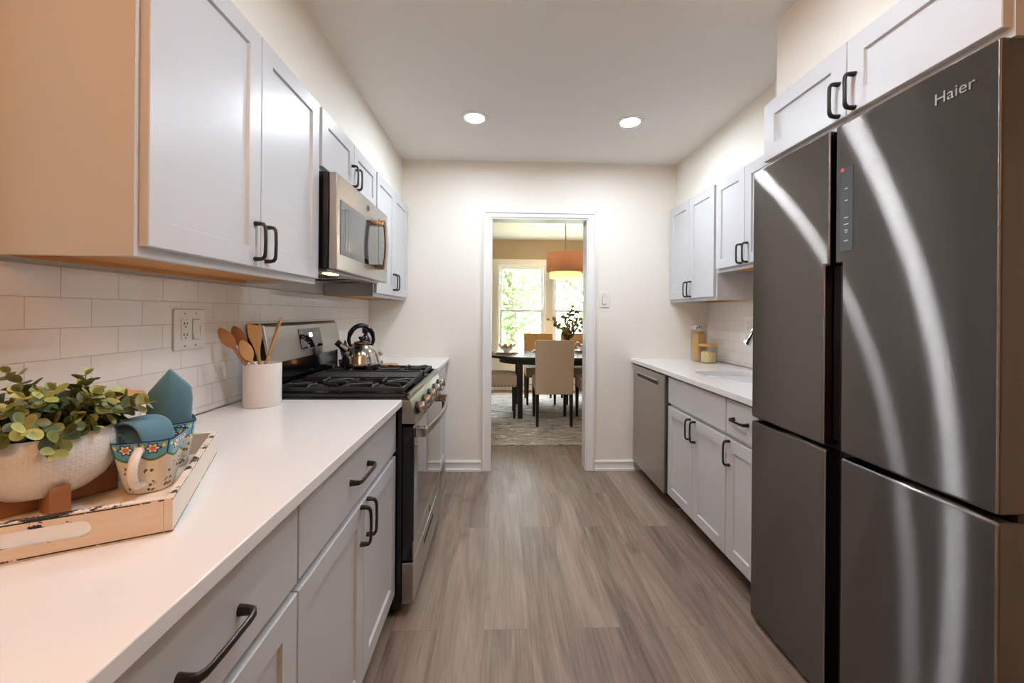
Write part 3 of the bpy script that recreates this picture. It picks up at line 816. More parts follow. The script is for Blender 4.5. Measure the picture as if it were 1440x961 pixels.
# faucet: high arched pull-down
fa = thing('kitchen_faucet', 'chrome pull down faucet beside the fridge, only its spray head showing', 'faucet', (1.652, 2.20, 0.9002))
FB = MB(); FB.lathe([(0.0, 0.0), (0.027, 0.0), (0.027, 0.006), (0.020, 0.012), (0.017, 0.05), (0.0165, 0.12), (0.0, 0.12)]); FB.build('faucet_body', CHROME, fa)
P = [(0, 0, 0.11), (0, 0, 0.262)]
for k in range(1, 13):
    a = PI*k/12*0.90; P.append((-0.118+0.118*math.cos(a), 0, 0.262+0.095*math.sin(a)))
d = (Vector(P[-1])-Vector(P[-2])).normalized()
P.append(tuple(Vector(P[-1])+d*0.02))
b = MB(); b.tube(P, 0.0125, seg=14, up=(0, 1, 0)); b.build('gooseneck', CHROME, fa)
p0 = Vector(P[-1]); b = MB(); b.tube([p0-d*0.003, p0+d*0.004, p0+d*0.03, p0+d*0.085, p0+d*0.095], [0.0125, 0.0155, 0.017, 0.0235, 0.0225], seg=18, up=(0, 1, 0)); b.build('spray_head', CHROME, fa)
b = MB(); b.tube([(0, 0.016, 0.07), (0, 0.04, 0.075), (0, 0.085, 0.12)], [0.009, 0.007, 0.006]); b.build('lever', CHROME, fa)

# ------------------------------------------------------------------ range
rg = thing('gas_range', 'stainless and black gas range with five front knobs', 'range', (-0.342, 1.674, 0), RZL)
RW = 0.757
b = MB(); b.box(0.004, RW-0.004, 0.050, 0.655, 0.035, 0.893); b.build('body', BLACK, rg, bevel=0.002)
for x in (0.05, RW-0.05):
    for y in (0.09, 0.58): MB().lathe([(0.0, 0), (0.018, 0), (0.018, 0.012), (0.010, 0.016), (0.010, 0.036), (0, 0.036)], (x, y, 0), 14).build('foot', BLACKM, rg)
b = MB(); b.box(0.002, RW-0.002, 0.0, 0.048, 0.058, 0.226)
dw = b.build('storage_drawer', STEEL, rg, bevel=0.004)
b = MB(); b.box(0.24, 0.50, -0.002, 0.004, 0.168, 0.190); b.build('finger_slot', BLACKM, dw, bevel=0.003)
b = MB(); b.box(0.002, RW-0.002, 0.004, 0.048, 0.236, 0.786); od = b.build('oven_door', BLACK, rg, bevel=0.004)
MB().box(0.004, RW-0.004, 0.0, 0.006, 0.312, 0.782).build('door_glass', GLASSBLK, od, bevel=0.002)
MB().box(0.004, RW-0.004, -0.0008, 0.006, 0.238, 0.310).build('lower_door_trim', STEEL, od, bevel=0.002)
b = MB(); b.tube([(RW/2, -0.0004, 0.274), (RW/2, -0.0034, 0.274)], 0.017, seg=28); b.build('round_emblem', CHROME, od, bevel=0.001)
b = MB(); b.tube([(RW/2, -0.0030, 0.274), (RW/2, -0.0042, 0.274)], 0.0135, seg=28); b.build('emblem_disc', FSIDE, od)
# arched towel-bar handle
n = 18; path = []; 
for k in range(n+1):
    u = k/n; path.append((0.03+u*(RW-0.06), -0.040-0.026*math.sin(PI*u), 0.757))
b = MB(); b.tube(path, 0.009, seg=12, flat=1.9, up=(0, 0, 1)); hd = b.build('oven_handle', STEEL, od)
for x in (0.036, RW-0.036): MB().box(x-0.013, x+0.013, -0.043, 0.002, 0.736, 0.778).build('handle_bracket', CHROME, hd, bevel=0.004)
for k in range(3): MB().box(0.09, RW-0.09, 0.010+0.011*k, 0.0145+0.011*k, 0.784, 0.7905).build('vent_bar', CHROME, od)
# sloped control panel
b = MB(); b.prism([(0.052, 0.798), (-0.002, 0.798), (-0.005, 0.804), (0.014, 0.890), (0.022, 0.898), (0.052, 0.898)], 'x', 0.0, RW)
cp = b.build('control_panel', STEEL, rg, bevel=0.003)
# outward normal of the slope
nv = Vector((0, -0.086, 0.019)).normalized()
for k in range(5):
    c = Vector((0.085+k*(RW-0.17)/4, 0.004, 0.848))
    Rm = Vector((0, 0, 1)).rotation_difference(nv).to_matrix()
    b = MB(); b.lathe([(0, 0), (0.026, 0), (0.026, 0.006), (0.0225, 0.010), (0, 0.010)], c, 24, R=Rm); kn = b.build('knob', BLACKM, cp)
    b = MB(); b.lathe([(0.0205, 0.009), (0.0205, 0.030), (0.0185, 0.034), (0.0, 0.034)], c, 24, R=Rm); b.build('knob_cap', STEEL, kn)
    b = MB(); b.box(-0.0055, 0.0055, -0.019, 0.019, 0.033, 0.042); b.xf(Matrix.Translation(c) @ Rm.to_4x4()); b.build('knob_grip', STEEL, kn, bevel=0.002)
# cooktop pan with raised rim
b = MB(); b.box(0.0, RW, 0.020, 0.600, 0.894, 0.908); b.box(0.0, RW, 0.020, 0.036, 0.908, 0.924); b.box(0, 0.016, 0.036, 0.6, 0.908, 0.924); b.box(RW-0.016, RW, 0.036, 0.6, 0.908, 0.924); b.box(0.016, RW-0.016, 0.584, 0.6, 0.908, 0.924)
ck = b.build('cooktop', BLACK, rg, bevel=0.004)
MB().box(0.0, RW, 0.0175, 0.030, 0.8985, 0.921).build('front_strip', STEEL, ck, bevel=0.003)
for bx, by, r in ((0.145, 0.16, 0.042), (0.145, 0.45, 0.036), (0.612, 0.16, 0.048), (0.612, 0.45, 0.034)):
    b = MB(); b.lathe([(0, 0.908), (r*1.2, 0.908), (r*1.2, 0.914), (r, 0.916), (r, 0.924), (0, 0.924)], (bx, by, 0), 28); bu = b.build('burner', STEEL, ck)
    MB().lathe([(0, 0.9235), (r*0.92, 0.9235), (r*0.95, 0.929), (r*0.8, 0.932), (0, 0.932)], (bx, by, 0), 28).build('burner_cap', IRON, bu)
def grate(x0, x1, y0=0.050, y1=0.575):
    b = MB(); zt = 0.948; h = 0.016; t = 0.010
    for x in (x0, x1-t): b.box(x, x+t, y0, y1, zt-h-0.004, zt-0.004)
    for y in (y0, (y0+y1)/2-t/2, y1-t): b.box(x0+t, x1-t, y, y+t, zt-h-0.004, zt-0.004)
    for x in (x0, x1-t):
        for y in (y0, y1-t, (y0+y1)/2-t/2): b.box(x+0.0005, x+t-0.0005, y+0.0005, y+t-0.0005, 0.909, zt-h)
    mx = (x0+x1)/2
    for cy in ((y0*3+y1)/4, (y0+y1*3)/4):
        L = (y1-y0)/4
        for (ax, ay) in ((1, 0), (-1, 0), (0, 1), (0, -1), (0.75, 0.9), (-0.75, 0.9), (0.75, -0.9), (-0.75, -0.9)):
            e = Vector((mx+ax*((x1-x0)/2-t*0.4), cy+ay*(L-t*0.4), zt-0.010)); s_ = Vector((mx+ax*0.030, cy+ay*0.030, zt-0.006))
            b.tube([e, e*0.85+s_*0.15+Vector((0, 0, 0.007)), s_], [0.0055, 0.006, 0.0045], seg=6, flat=1.5, up=(0, 0, 1))
    return b.build('grate', IRON, rg, bevel=0.0, angle=40)
grate(0.022, 0.262); grate(0.495, 0.735)
b = MB(); b.box(0.270, 0.487, 0.055, 0.570, 0.9085, 0.944); gr = b.build('griddle', IRON, rg, bevel=0.005)
b = MB(); b.box(0.270, 0.280, 0.055, 0.570, 0.944, 0.950); b.box(0.477, 0.487, 0.055, 0.570, 0.944, 0.950); b.box(0.280, 0.477, 0.055, 0.065, 0.944, 0.950); b.box(0.280, 0.477, 0.560, 0.570, 0.944, 0.950)
b.build('griddle_rim', IRON, gr, bevel=0.002)
# backguard
b = MB(); b.box(0.012, RW-0.012, 0.602, 0.672, 0.893, 1.045); b.prism([(0.588, 1.040), (0.618, 1.190), (0.630, 1.205), (0.672, 1.205), (0.672, 1.040)], 'x', 0.0, RW)
bgd = b.build('backguard', BLACK, rg, bevel=0.003)
sl = lambda z: 0.588 + (z-1.040)/0.150*0.030
b = MB(); b.prism([(0.5835, 1.040), (0.6135, 1.192), (0.622, 1.200), (0.626, 1.200), (0.592, 1.040)], 'x', 0.010, RW-0.004); b.build('backguard_face', STEEL, bgd, bevel=0.002)
b = MB(); b.prism([(0.5815, 1.036), (0.612, 1.197), (0.634, 1.207), (0.634, 1.200), (0.590, 1.036)], 'x', 0.0, 0.012); b.build('end_trim', CHROME, bgd, bevel=0.002)
ang = math.atan2(0.030, 0.152)
MS = lambda x, z: Matrix.Translation((x, 0.5835 + (z-1.040)*0.030/0.152 - 0.0015, z)) @ Matrix.Rotation(-ang, 4, 'X')
b = MB(); b.box(-0.115, 0.115, -0.001, 0.002, -0.048, 0.048); b.xf(MS(0.395, 1.125)); dp = b.build('display', GLASSBLK, bgd, bevel=0.001)
b = MB(); b.box(-0.018, 0.018, -0.0016, 0, 0.006, 0.028); b.xf(MS(0.395, 1.125)); b.build('clock_window', DISPLAY, dp)
for x, z in ((-0.085, 0.03), (-0.085, 0.01), (-0.06, -0.02), (-0.035, -0.02), (0.04, -0.02), (0.065, -0.02), (0.09, -0.02), (0.08, 0.02), (0.06, 0.02), (-0.06, 0.015), (-0.035, -0.035), (0.05, -0.035)):
    b = MB(); b.box(x-0.006, x+0.006, -0.0015, 0, z-0.0012, z+0.0012)
    b.xf(MS(0.395, 1.125)); b.build('button_mark', INKW, dp)
b = MB(); b.tube([(0, -0.0006, 0), (0, -0.003, 0)], 0.018, seg=24); b.xf(MS(0.395, 1.058)); b.build('round_emblem', CHROME, bgd)

# ------------------------------------------------------------------ microwave
mw = thing('microwave', 'stainless over the range microwave mounted below the short cabinet', 'microwave', (-0.657, 1.663, 0), RZL)
MWW = 0.746; m0, m1 = 1.428, 1.8265
MB().box(0.003, MWW-0.003, 0.036, 0.364, m0+0.006, m1).build('body', BLACK, mw, bevel=0.003)
fr = MB().box(0.0, MWW, 0.0, 0.034, m0, m1-0.003).build('front_door', STEEL, mw, bevel=0.006, seg=3)
MB().box(0.035, 0.560, -0.0018, 0.004, m0+0.066, m1-0.105).build('window', GLASSBLK, fr, bevel=0.001)
MB().box(0.085, 0.420, -0.0024, -0.001, m0+0.09, m1-0.128).build('window_screen', mat('window_mesh', (70, 70, 74), 0.12, coat=0.5), fr)
MB().box(0.565, MWW-0.02, -0.0018, 0.004, m0+0.066, m1-0.06).build('keypad', GLASSBLK, fr, bevel=0.001)
for i in range(3):
    for k in range(5): MB().box(0.61+0.036*i, 0.625+0.036*i, -0.0024, -0.001, m0+0.10+0.034*k, m0+0.103+0.034*k).build('key_mark', INKW, fr)
b = MB(); b.tube([(0.385, 0.001, m1-0.052), (0.385, -0.003, m1-0.052)], 0.0165, seg=28); em = b.build('round_emblem', CHROME, fr)
b = MB(); b.tube([(0.385, -0.0025, m1-0.052), (0.385, -0.0038, m1-0.052)], 0.013, seg=28); b.build('emblem_disc', DSTEEL, em)
# bowed loop handle
hz0, hz1 = m0+0.055, m1-0.085; path = []
for k in range(15):
    u = k/14; path.append((0.52, -0.046-0.010*math.sin(PI*u), hz0+u*(hz1-hz0)))
b = MB(); b.tube(path, 0.010, seg=12, flat=1.9, up=(1, 0, 0)); hd = b.build('door_handle', CHROME, fr)
for z in (hz0+0.012, hz1-0.012): MB().box(0.501, 0.539, -0.046, 0.0, z-0.014, z+0.014).build('handle_bracket', CHROME, hd, bevel=0.004)
# underside with vents and lamp
b = MB(); b.box(0.02, MWW-0.02, 0.045, 0.345, m0-0.006, m0+0.008); un = b.build('underside_panel', STEEL, mw, bevel=0.003)
for x in (0.10, 0.42): MB().box(x, x+0.22, 0.12, 0.30, m0-0.010, m0-0.004).build('grease_filter', DSTEEL, un, bevel=0.002)
for x in (0.10,): MB().box(x, x+0.075, 0.060, 0.100, m0-0.009, m0-0.004).build('task_lamp', HOODL, un, bevel=0.001)

# ------------------------------------------------------------------ refrigerator
fg = thing('refrigerator', 'dark stainless four door refrigerator on the right', 'refrigerator', (1.050, 1.648, 0), RZR)
FW = 0.833
MB().box(0.004, FW-0.004, 0.074, 0.636, 0.022, 1.835).build('body', FSIDE, fg, bevel=0.004)
MB().box(0.006, FW-0.006, 0.050, 0.0738, 0.024, 1.828).build('gasket_recess', BLACKM, fg)
def fdoor(name, pts):
    b = MB(); b.prism(pts, 'y', 0.0, 0.066); return b.build(name, DSTEEL, fg, bevel=0.007, seg=3)
zt, zn, zs0, zs1, zb = 1.846, 1.418, 0.838, 0.822, 0.022
ul = fdoor('upper_door', [(0.001, zs0), (0.372, zs0), (0.372, zn), (0.390, zn), (0.390, zt), (0.001, zt)])
ur = fdoor('upper_door', [(0.436, zs0), (FW-0.001, zs0), (FW-0.001, zt), (0.412, zt), (0.412, zn), (0.436, zn)])
ll = fdoor('lower_door', [(0.001, zb), (0.380, zb), (0.380, zs1), (0.001, zs1)])
lr = fdoor('lower_door', [(0.438, zb), (FW-0.001, zb), (FW-0.001, zs1), (0.438, zs1)])
MB().box(0.374, 0.434, 0.030, 0.050, zs0+0.02, zn-0.002).build('grip_recess', BLACK, fg, bevel=0.002)
cpn = MB().box(0.432, 0.476, -0.0012, 0.002, 1.452, 1.706).build('touch_panel', mat('panel_glass', (74, 82, 84), 0.12, coat=0.3), ur, bevel=0.0006)
for z, wd in ((1.642, 0.010), (1.606, 0.010), (1.554, 0.014), (1.534, 0.016), (1.516, 0.011), (1.510, 0.008), (1.484, 0.014)):
    MB().box(0.454-wd/2, 0.454+wd/2, -0.0016, -0.001, z-0.0014, z+0.0014).build('panel_print', INKW, cpn)
MB().box(0.434, 0.445, -0.0018, -0.0006, 1.697, 1.707).build('energy_sticker', RED, cpn)
text_obj('brand_lettering', 'Haier', 0.038, BRAND, ur, FRONT(0.743, -0.0006, 1.776), 0.0012)
MB().box(0.30, 0.53, 0.09, 0.16, 1.8352, 1.842).build('hinge_cover', BLACKM, fg, bevel=0.002)
for x in (0.06, FW-0.06):
    for y in (0.11, 0.58): MB().lathe([(0, 0), (0.02, 0), (0.02, 0.012), (0.012, 0.023), (0, 0.023)], (x, y, 0), 14).build('foot', BLACKM, fg)

# ------------------------------------------------------------------ dishwasher
dwn = thing('dishwasher', 'stainless dishwasher built in at the far end of the right counter', 'dishwasher', (1.073, 3.190, 0), RZR)
DWW = 0.605
MB().box(0.002, DWW-0.002, 0.040, 0.60, 0.10, 0.866).build('tub', BLACKM, dwn)
MB().box(0.006, DWW-0.006, 0.105, 0.12, 0.0, 0.0998).build('toe_panel', BLACKM, dwn)
b = MB(); b.box(0.003, DWW-0.003, 0.0, 0.0395, 0.098, 0.860)
d = b.build('door', DWSTEEL, dwn, bevel=0.005, seg=3)
b = MB(); b.box(0.09, DWW-0.09, -0.0012, 0.003, 0.772, 0.828); pk = b.build('pocket_frame', STEEL, d, bevel=0.006)
MB().box(0.10, DWW-0.10, -0.0020, 0.001, 0.782, 0.806).build('pocket', BLACKM, pk, bevel=0.003)
b = MB(); path = [(0.10, -0.004, 0.815), (0.30, -0.007, 0.815), (DWW-0.10, -0.004, 0.815)]; b.tube(path, 0.0065, seg=10); b.build('pocket_lip', CHROME, pk)
b = MB(); b.tube([(DWW/2, 0.001, 0.845), (DWW/2, -0.0016, 0.845)], 0.009, seg=20); b.build('round_emblem', CHROME, d)

# ------------------------------------------------------------------ lamps and fittings
def downlight(label, x, y, lens=None):
    t = thing('recessed_downlight', label, 'ceiling light', (x, y, H), 0, 'recessed downlights')
    MB().lathe([(0.056, -0.0035), (0.060, -0.008), (0.080, -0.006), (0.086, -0.0005), (0.086, 0.0), (0.056, 0.0)], seg=40).build('trim_ring', TRIM, t)
    MB().lathe([(0.0, -0.0045), (0.057, -0.0045), (0.057, -0.002), (0.0, -0.002)], seg=40).build('diffuser', lens or LENS, t)
    return t
downlight('lit round recessed downlight, the left one of the two on the far ceiling', -0.158, 2.512)
downlight('lit round recessed downlight, the right one of the two on the far ceiling', 0.814, 2.519)
downlight('lit recessed downlight above the left foreground, out of the photo', 0.02, 1.06, LENSR)
downlight('lit recessed downlight nearer the fridge, out of the photo', 0.50, 1.06, LENSR)
t = thing('ceiling_fitting', 'round white fitting on the ceiling, cut by the top edge of the photo', 'ceiling fitting', (0.118, 1.51, H))
MB().lathe([(0.0, -0.022), (0.060, -0.022), (0.088, -0.016), (0.096, -0.004), (0.096, 0.0), (0.0, 0.0)], seg=40).build('canopy', CEIL, t)
MB().lathe([(0.0, -0.030), (0.03, -0.029), (0.045, -0.0215), (0.0, -0.0215)], seg=32).build('cap', PLASTIC, t)

def plate_base(t, w, h):
    return MB().box(-w/2, w/2, -0.006, 0, -h/2, h/2).build('cover_plate', PLASTIC, t, bevel=0.003, seg=3)
def screw(t, x, z):
    b = MB(); b.tube([(x, -0.005, z), (x, -0.0075, z)], 0.003, seg=12); return b.build('screw', SCREW, t)
def receptacle(t, x):
    o = MB().box(x-0.0165, x+0.0165, -0.0085, -0.004, -0.0335, 0.0335).build('receptacle', PLASTIC, t, bevel=0.001)
    for z in (0.018, -0.018):
        for dx, hh in ((-0.0065, 0.0045), (0.0065, 0.0035)):
            MB().box(x+dx-0.0012, x+dx+0.0012, -0.0092, -0.008, z+0.002-hh, z+0.002+hh).build('slot', BLACKM, o)
        b = MB(); b.tube([(x, -0.0092, z-0.0085), (x, -0.008, z-0.0085)], 0.0026, seg=10); b.build('ground_hole', BLACKM, o)
def rocker(t, x):
    MB().box(x-0.0175, x+0.0175, -0.0068, -0.005, -0.0345, 0.0345).build('rocker_frame', SCREW, t)
    b = MB(); b.prism([(-0.006, -0.0325), (-0.0125, -0.0325), (-0.0075, 0.0), (-0.0095, 0.0325), (-0.006, 0.0325)], 'x', x-0.0160, x+0.0160); b.build('rocker', PLASTIC, t, bevel=0.0008)
t = thing('wall_outlet', 'white double wall plate with outlet and rocker switch on the left tiles', 'wall outlet', (XL+0.0085, 1.373, 1.194), RZL)
plate_base(t, 0.134, 0.134); receptacle(t, -0.024); rocker(t, 0.024)
for x in (-0.024, 0.024):
    for z in (-0.053, 0.053): screw(t, x, z)
t = thing('light_switch', 'white light switch on the far wall right of the doorway', 'light switch', (0.846, D-0.0003, 1.370), 0)
plate_base(t, 0.078, 0.122); rocker(t, 0.0)
for z in (-0.048, 0.048): screw(t, 0, z)
t = thing('wall_outlet', 'white wall plate on the right tiles behind the faucet', 'wall outlet', (XR-0.0085, 2.66, 1.190), RZR)
plate_base(t, 0.134, 0.122); receptacle(t, -0.024); rocker(t, 0.024)

# ------------------------------------------------------------------ tray with its things
C0 = Vector((-0.519, 0.667, 0.9004)); UA = math.atan2(0.898, -0.441)
TU, TV = Vector((math.cos(UA), math.sin(UA), 0)), Vector((-math.sin(UA), math.cos(UA), 0))
def tr(u, v, z=0.0085): return C0 + TU*u + TV*v + Vector((0, 0, z))
TL, TW, TH = 0.41, 0.34, 0.056
def finish_tray():
    N, L = nodes(TRAY); b = N['Principled BSDF']; N.remove(b.inputs['Base Color'].links[0].from_node)
    MN = lambda op, a, b_=None, c=None: math_node(N, L, op, a, b_, c)
    tc = N.new('ShaderNodeTexCoord'); sp = N.new('ShaderNodeSeparateXYZ'); L.new(tc.outputs['Object'], sp.inputs[0])
    x, y, z = sp.outputs
    ex = MN('MINIMUM', x, MN('SUBTRACT', TL, x)); ey = MN('MINIMUM', y, MN('SUBTRACT', TW, y))
    dc = MN('MAXIMUM', ex, ey)
    dt = MN('MULTIPLY', MN('SUBTRACT', TH, z), 1.5); db = MN('MULTIPLY', z, 2.2)
    # capsule distance round the hand slot
    yy = MN('MAXIMUM', MN('SUBTRACT', MN('ABSOLUTE', MN('SUBTRACT', y, 0.17)), 0.062), 0.0)
    zz = MN('SUBTRACT', z, 0.030)
    ds = MN('ABSOLUTE', MN('SUBTRACT', MN('SQRT', MN('ADD', MN('POWER', yy, 2.0), MN('POWER', zz, 2.0))), 0.0135))
    ds = MN('ADD', MN('MULTIPLY', ds, 0.7), MN('MULTIPLY', MN('GREATER_THAN', ex, 0.013), 1.0))
    d = MN('MINIMUM', MN('MINIMUM', dt, db), MN('MINIMUM', MN('MULTIPLY', dc, 0.6), ds))
    n = N.new('ShaderNodeTexNoise'); n.inputs['Scale'].default_value = 24; n.inputs['Detail'].default_value = 7; n.inputs['Roughness'].default_value = 0.72
    L.new(tc.outputs['Object'], n.inputs['Vector'])
    worn = MN('GREATER_THAN', MN('MULTIPLY', MN('SUBTRACT', n.outputs['Fac'], 0.54), 0.055), d)
    thin = MN('MULTIPLY', MN('LESS_THAN', MN('ABSOLUTE', MN('SUBTRACT', MN('MINIMUM', MN('SUBTRACT', TH, z), z), 0.0028)), 0.0011), MN('GREATER_THAN', n.outputs['Fac'], 0.43))
    thin = MN('MULTIPLY', thin, MN('LESS_THAN', MN('MINIMUM', ex, ey), 0.0006))
    worn = MN('MAXIMUM', worn, thin)
    mp = N.new('ShaderNodeMapping'); mp.inputs['Scale'].default_value = (1.5, 1.5, 14)
    L.new(tc.outputs['Object'], mp.inputs['Vector'])
    g = N.new('ShaderNodeTexNoise'); g.inputs['Scale'].default_value = 12; g.inputs['Detail'].default_value = 4
    L.new(mp.outputs['Vector'], g.inputs['Vector'])
    base = mixc(N, L, g.outputs['Fac'], srgb(222, 204, 184), srgb(240, 228, 214))
    L.new(mixc(N, L, worn, base, srgb(42, 32, 27)), b.inputs['Base Color'])
finish_tray()
ty = thing('serving_tray', 'distressed white wooden tray on the left worktop', 'tray', tuple(C0), UA)
MB().box(0.012, TL-0.012, 0.012, TW-0.012, 0.0, 0.008).build('base', TRAY, ty, smooth=False)
for y in (0, TW-0.012): MB().box(0, TL, y, y+0.012, 0, TH).build('side_wall', TRAY, ty, bevel=0.0015)
slot = [(0.17+(0.062 if c > 0 else -0.062)+0.0125*math.cos(a), 0.030+0.0125*math.sin(a)) for a, c in [(-PI/2+PI*k/10, 1) for k in range(11)] + [(PI/2+PI*k/10, -1) for k in range(11)]]
for x in (0, TL-0.012):
    b = plate_with_hole([(0.012, 0.0), (TW-0.012, 0.0), (TW-0.012, TH), (0.012, TH)], slot, 0.0, 0.012)
    b.xf(Matrix.Translation((x, 0, 0)) @ Matrix(((0, 0, 1, 0), (1, 0, 0, 0), (0, 1, 0, 0), (0, 0, 0, 1))))
    b.build('end_wall', TRAY, ty, smooth=False)

# planter on its cross stand
PC = Vector((-0.798, 0.746, C0.z+0.0083))
st = thing('planter_stand', 'orange brown wooden cross stand under the white planter', 'planter stand', tuple(PC), math.radians(56))
def crossboard(half, notch_up):
    pts = [(-half, 0), (half, 0), (half, 0.054)]
    for k in range(1, 16):
        x = (half-0.006)*(1-2*k/16); r = abs(x)/half
        pts.append((x, 0.020+0.030*r**2.2))
    pts.append((-half, 0.054))
    return MB().prism(pts, 'y', -0.013, 0.013)
crossboard(0.090, 0).build('cross_board', STANDW, st, bevel=0.0015)
b = crossboard(0.090, 0); b.xf(Matrix.Rotation(PI/2, 4, 'Z')); b.build('cross_board', STANDW, st, bevel=0.0015)
pl = thing('potted_eucalyptus', 'leafy variegated plant in a round embossed white planter on the tray', 'potted plant', (PC.x, PC.y, PC.z+0.0215), 0.3)
PS = 0.87
b = MB(); b.lathe([(0.0, 0.0), (0.035, 0.001), (0.062, 0.008), (0.086, 0.024), (0.101, 0.046), (0.1065, 0.068), (0.104, 0.090), (0.098, 0.108), (0.0955, 0.112), (0.092, 0.110), (0.094, 0.095), (0.097, 0.068), (0.088, 0.04), (0.0, 0.03)], seg=56, uv=True, sx=PS, sy=PS)
b.build('planter_bowl', POT, pl, angle=70)
MB().lathe([(0.0, 0.088), (0.0935, 0.084), (0.093, 0.092), (0.05, 0.099), (0.0, 0.102)], seg=32, sx=PS, sy=PS).build('soil', SOIL, pl)
rnd = random.Random(11)
stems = []; lv = MB(); stm = MB()
sprays = []
for k in range(46):
    a = 2*PI*k/46 + rnd.uniform(-0.15, 0.15); el = rnd.choice((-0.25, 0.0, 0.2, 0.45, 0.8))
    sprays.append((a, el, rnd.uniform(0.085, 0.125)))
sprays += [(-0.95, -0.15, 0.135), (-1.25, -0.55, 0.10), (-0.15, 0.1, 0.15), (0.05, 0.15, 0.12), (2.6, 0.5, 0.15), (-2.7, 0.4, 0.14), (-1.9, -0.35, 0.12)]
for a, el, ln in sprays:
    if el > -0.1: ln *= 0.70 if -0.95 < a % (2*PI) - (2*PI if a % (2*PI) > PI else 0) < 1.0 else 0.92
    o = Vector((rnd.uniform(-0.045, 0.045), rnd.uniform(-0.045, 0.045), 0.098)); dv = Vector((math.cos(a)*math.cos(el), math.sin(a)*math.cos(el), math.sin(el)))
    hz = Vector((math.cos(a), math.sin(a), 0)); P = [o]
    st_ = Vector((hz.x*0.3, hz.y*0.3, 0.9)).normalized()
    n = 9
    for i in range(1, n+1):
        f = i/n; d = (st_*(1-f)*(1.0 if el > 0 else 1.1) + dv*(0.35+f)).normalized(); P.append(P[-1]+d*ln/n*1.15)
    stm.tube(P, [0.0016*(1-0.5*i/n) for i in range(n+1)], seg=5)
    for i in range(2, n+1):
        f = i/n; d = (P[i]-P[i-1]).normalized(); ph = i*PI/2 + rnd.uniform(-0.4, 0.4)
        s1 = d.orthogonal().normalized(); s2 = d.cross(s1)
        size = 0.036*(1.05-0.55*f)*rnd.uniform(0.85, 1.2); tip = max(0.0, min(1.0, (f-0.66)*2.6*rnd.uniform(0.1, 1.2)))
        for q in (0, PI):
            out = s1*math.cos(ph+q)+s2*math.sin(ph+q)
            lv.leaf(P[i], out+d*0.45, d*0.8+Vector((0, 0, 0.9))+out*0.1, size*1.05, size*0.95, min(1, tip+rnd.uniform(0, 0.05)), cup=0.22)
    lv.leaf(P[-1], d, Vector((0, 0, 1))+s1*0.5, 0.02, 0.015, 0.9)
stm.build('stems', STEMM, pl); lv.build('foliage', EUC, pl, fix=False, angle=60)

# painted mugs with napkins
def mug(label, p, rz, hang):
    t = thing('mug', label, 'mug', tuple(p), rz, 'painted mugs')
    pw = lambda z: 2.0 + 2.6*min(1.0, max(0.0, z/0.10))
    b = MB(); b.lathe([(0.0, 0.0), (0.036, 0.0), (0.040, 0.003), (0.043, 0.02), (0.0465, 0.045), (0.0505, 0.075), (0.0555, 0.103), (0.0550, 0.106)], seg=64, power=pw, uv=True)
    b.build('body', MUG, t, angle=70)
    b = MB(); b.lathe([(0.0, 0.008), (0.036, 0.010), (0.043, 0.045), (0.0475, 0.078), (0.0525, 0.104), (0.0548, 0.1061)], seg=64, power=pw, uv=True)
    b.build('lining', MUG, t, angle=70)
    path = []
    for k in range(17):
        u = k/16; a = -PI*0.5 + PI*u
        path.append((0.0475+0.034*math.cos(a)*(0.72+0.28*math.sin(PI*u)) + 0.004*u, 0, 0.054+0.034*math.sin(a)))
    path[0] = (0.043, 0, 0.020); path[-1] = (0.051, 0, 0.089)
    b = MB(); b.tube(path, [0.0075]+[0.0066]*15+[0.0078], seg=12, flat=1.35, up=(0, 1, 0)); b.build('handle', PORC, t)
    t.scale = (0.90, 0.90, 0.97)
    return t
dirc = math.atan2(-0.80, 0.18)
mp1, mp2 = tr(0.207, 0.078), tr(0.330, 0.080)
mug('painted mug at the front of the tray with a blue napkin folded over its rim', mp1, -1.22, 0)
mug('painted mug behind the first one holding an upright blue napkin', mp2, 2.3, 0)
# upright napkin: a pointed, folded cloth
nk = MB()
out = [(-0.030, -0.035), (0.026, -0.035), (0.040, 0.0), (0.043, 0.05), (0.042, 0.09), (0.0375, 0.115), (0.030, 0.125), (-0.002, 0.1585), (-0.006, 0.159), (-0.043, 0.106), (-0.046, 0.094), (-0.044, 0.04)]
def cloth_shell(outline, thick, bow, steps=12):
    """a padded pointed cloth: front and back bulge away from the outline"""
    b = MB(); bm = b.bm; n = len(outline)
    c = (sum(p[0] for p in outline)/n, sum(p[1] for p in outline)/n)
    rings = []
    for i, s in enumerate((1.0, 0.985, 0.93, 0.6, 0.25)):
        y = thick*(0, 0.55, 0.85, 1.0, 1.0)[i]; fold = lambda px: 0.42*abs(px+0.006)
        rings.append(([bm.verts.new((c[0]+(p[0]-c[0])*s, -y+bow*fold(c[0]+(p[0]-c[0])*s), c[1]+(p[1]-c[1])*s)) for p in outline],
                      None if i == 0 else [bm.verts.new((c[0]+(p[0]-c[0])*s, y+bow*fold(c[0]+(p[0]-c[0])*s), c[1]+(p[1]-c[1])*s)) for p in outline]))
    F = [r[0] for r in rings]; Bk = [rings[0][0]]+[r[1] for r in rings[1:]]
    for R in (F, Bk):
        for A, B in zip(R[:-1], R[1:]):
            for k in range(n): bm.faces.new((A[k], A[(k+1) % n], B[(k+1) % n], B[k]))
        bm.faces.new(R[-1])
    return b
out = [(x*0.92, z) for x, z in out]
b = cloth_shell(out, 0.008, 1.0)
o = b.build('napkin', CLOTH, None, angle=80)
o.location = (mp2.x, mp2.y, mp2.z+0.058); o.rotation_euler = (0.06, 0.06, 0.55)
tag(o, 'blue linen napkin standing pointed in the rear painted mug', 'napkin', 'blue napkins')
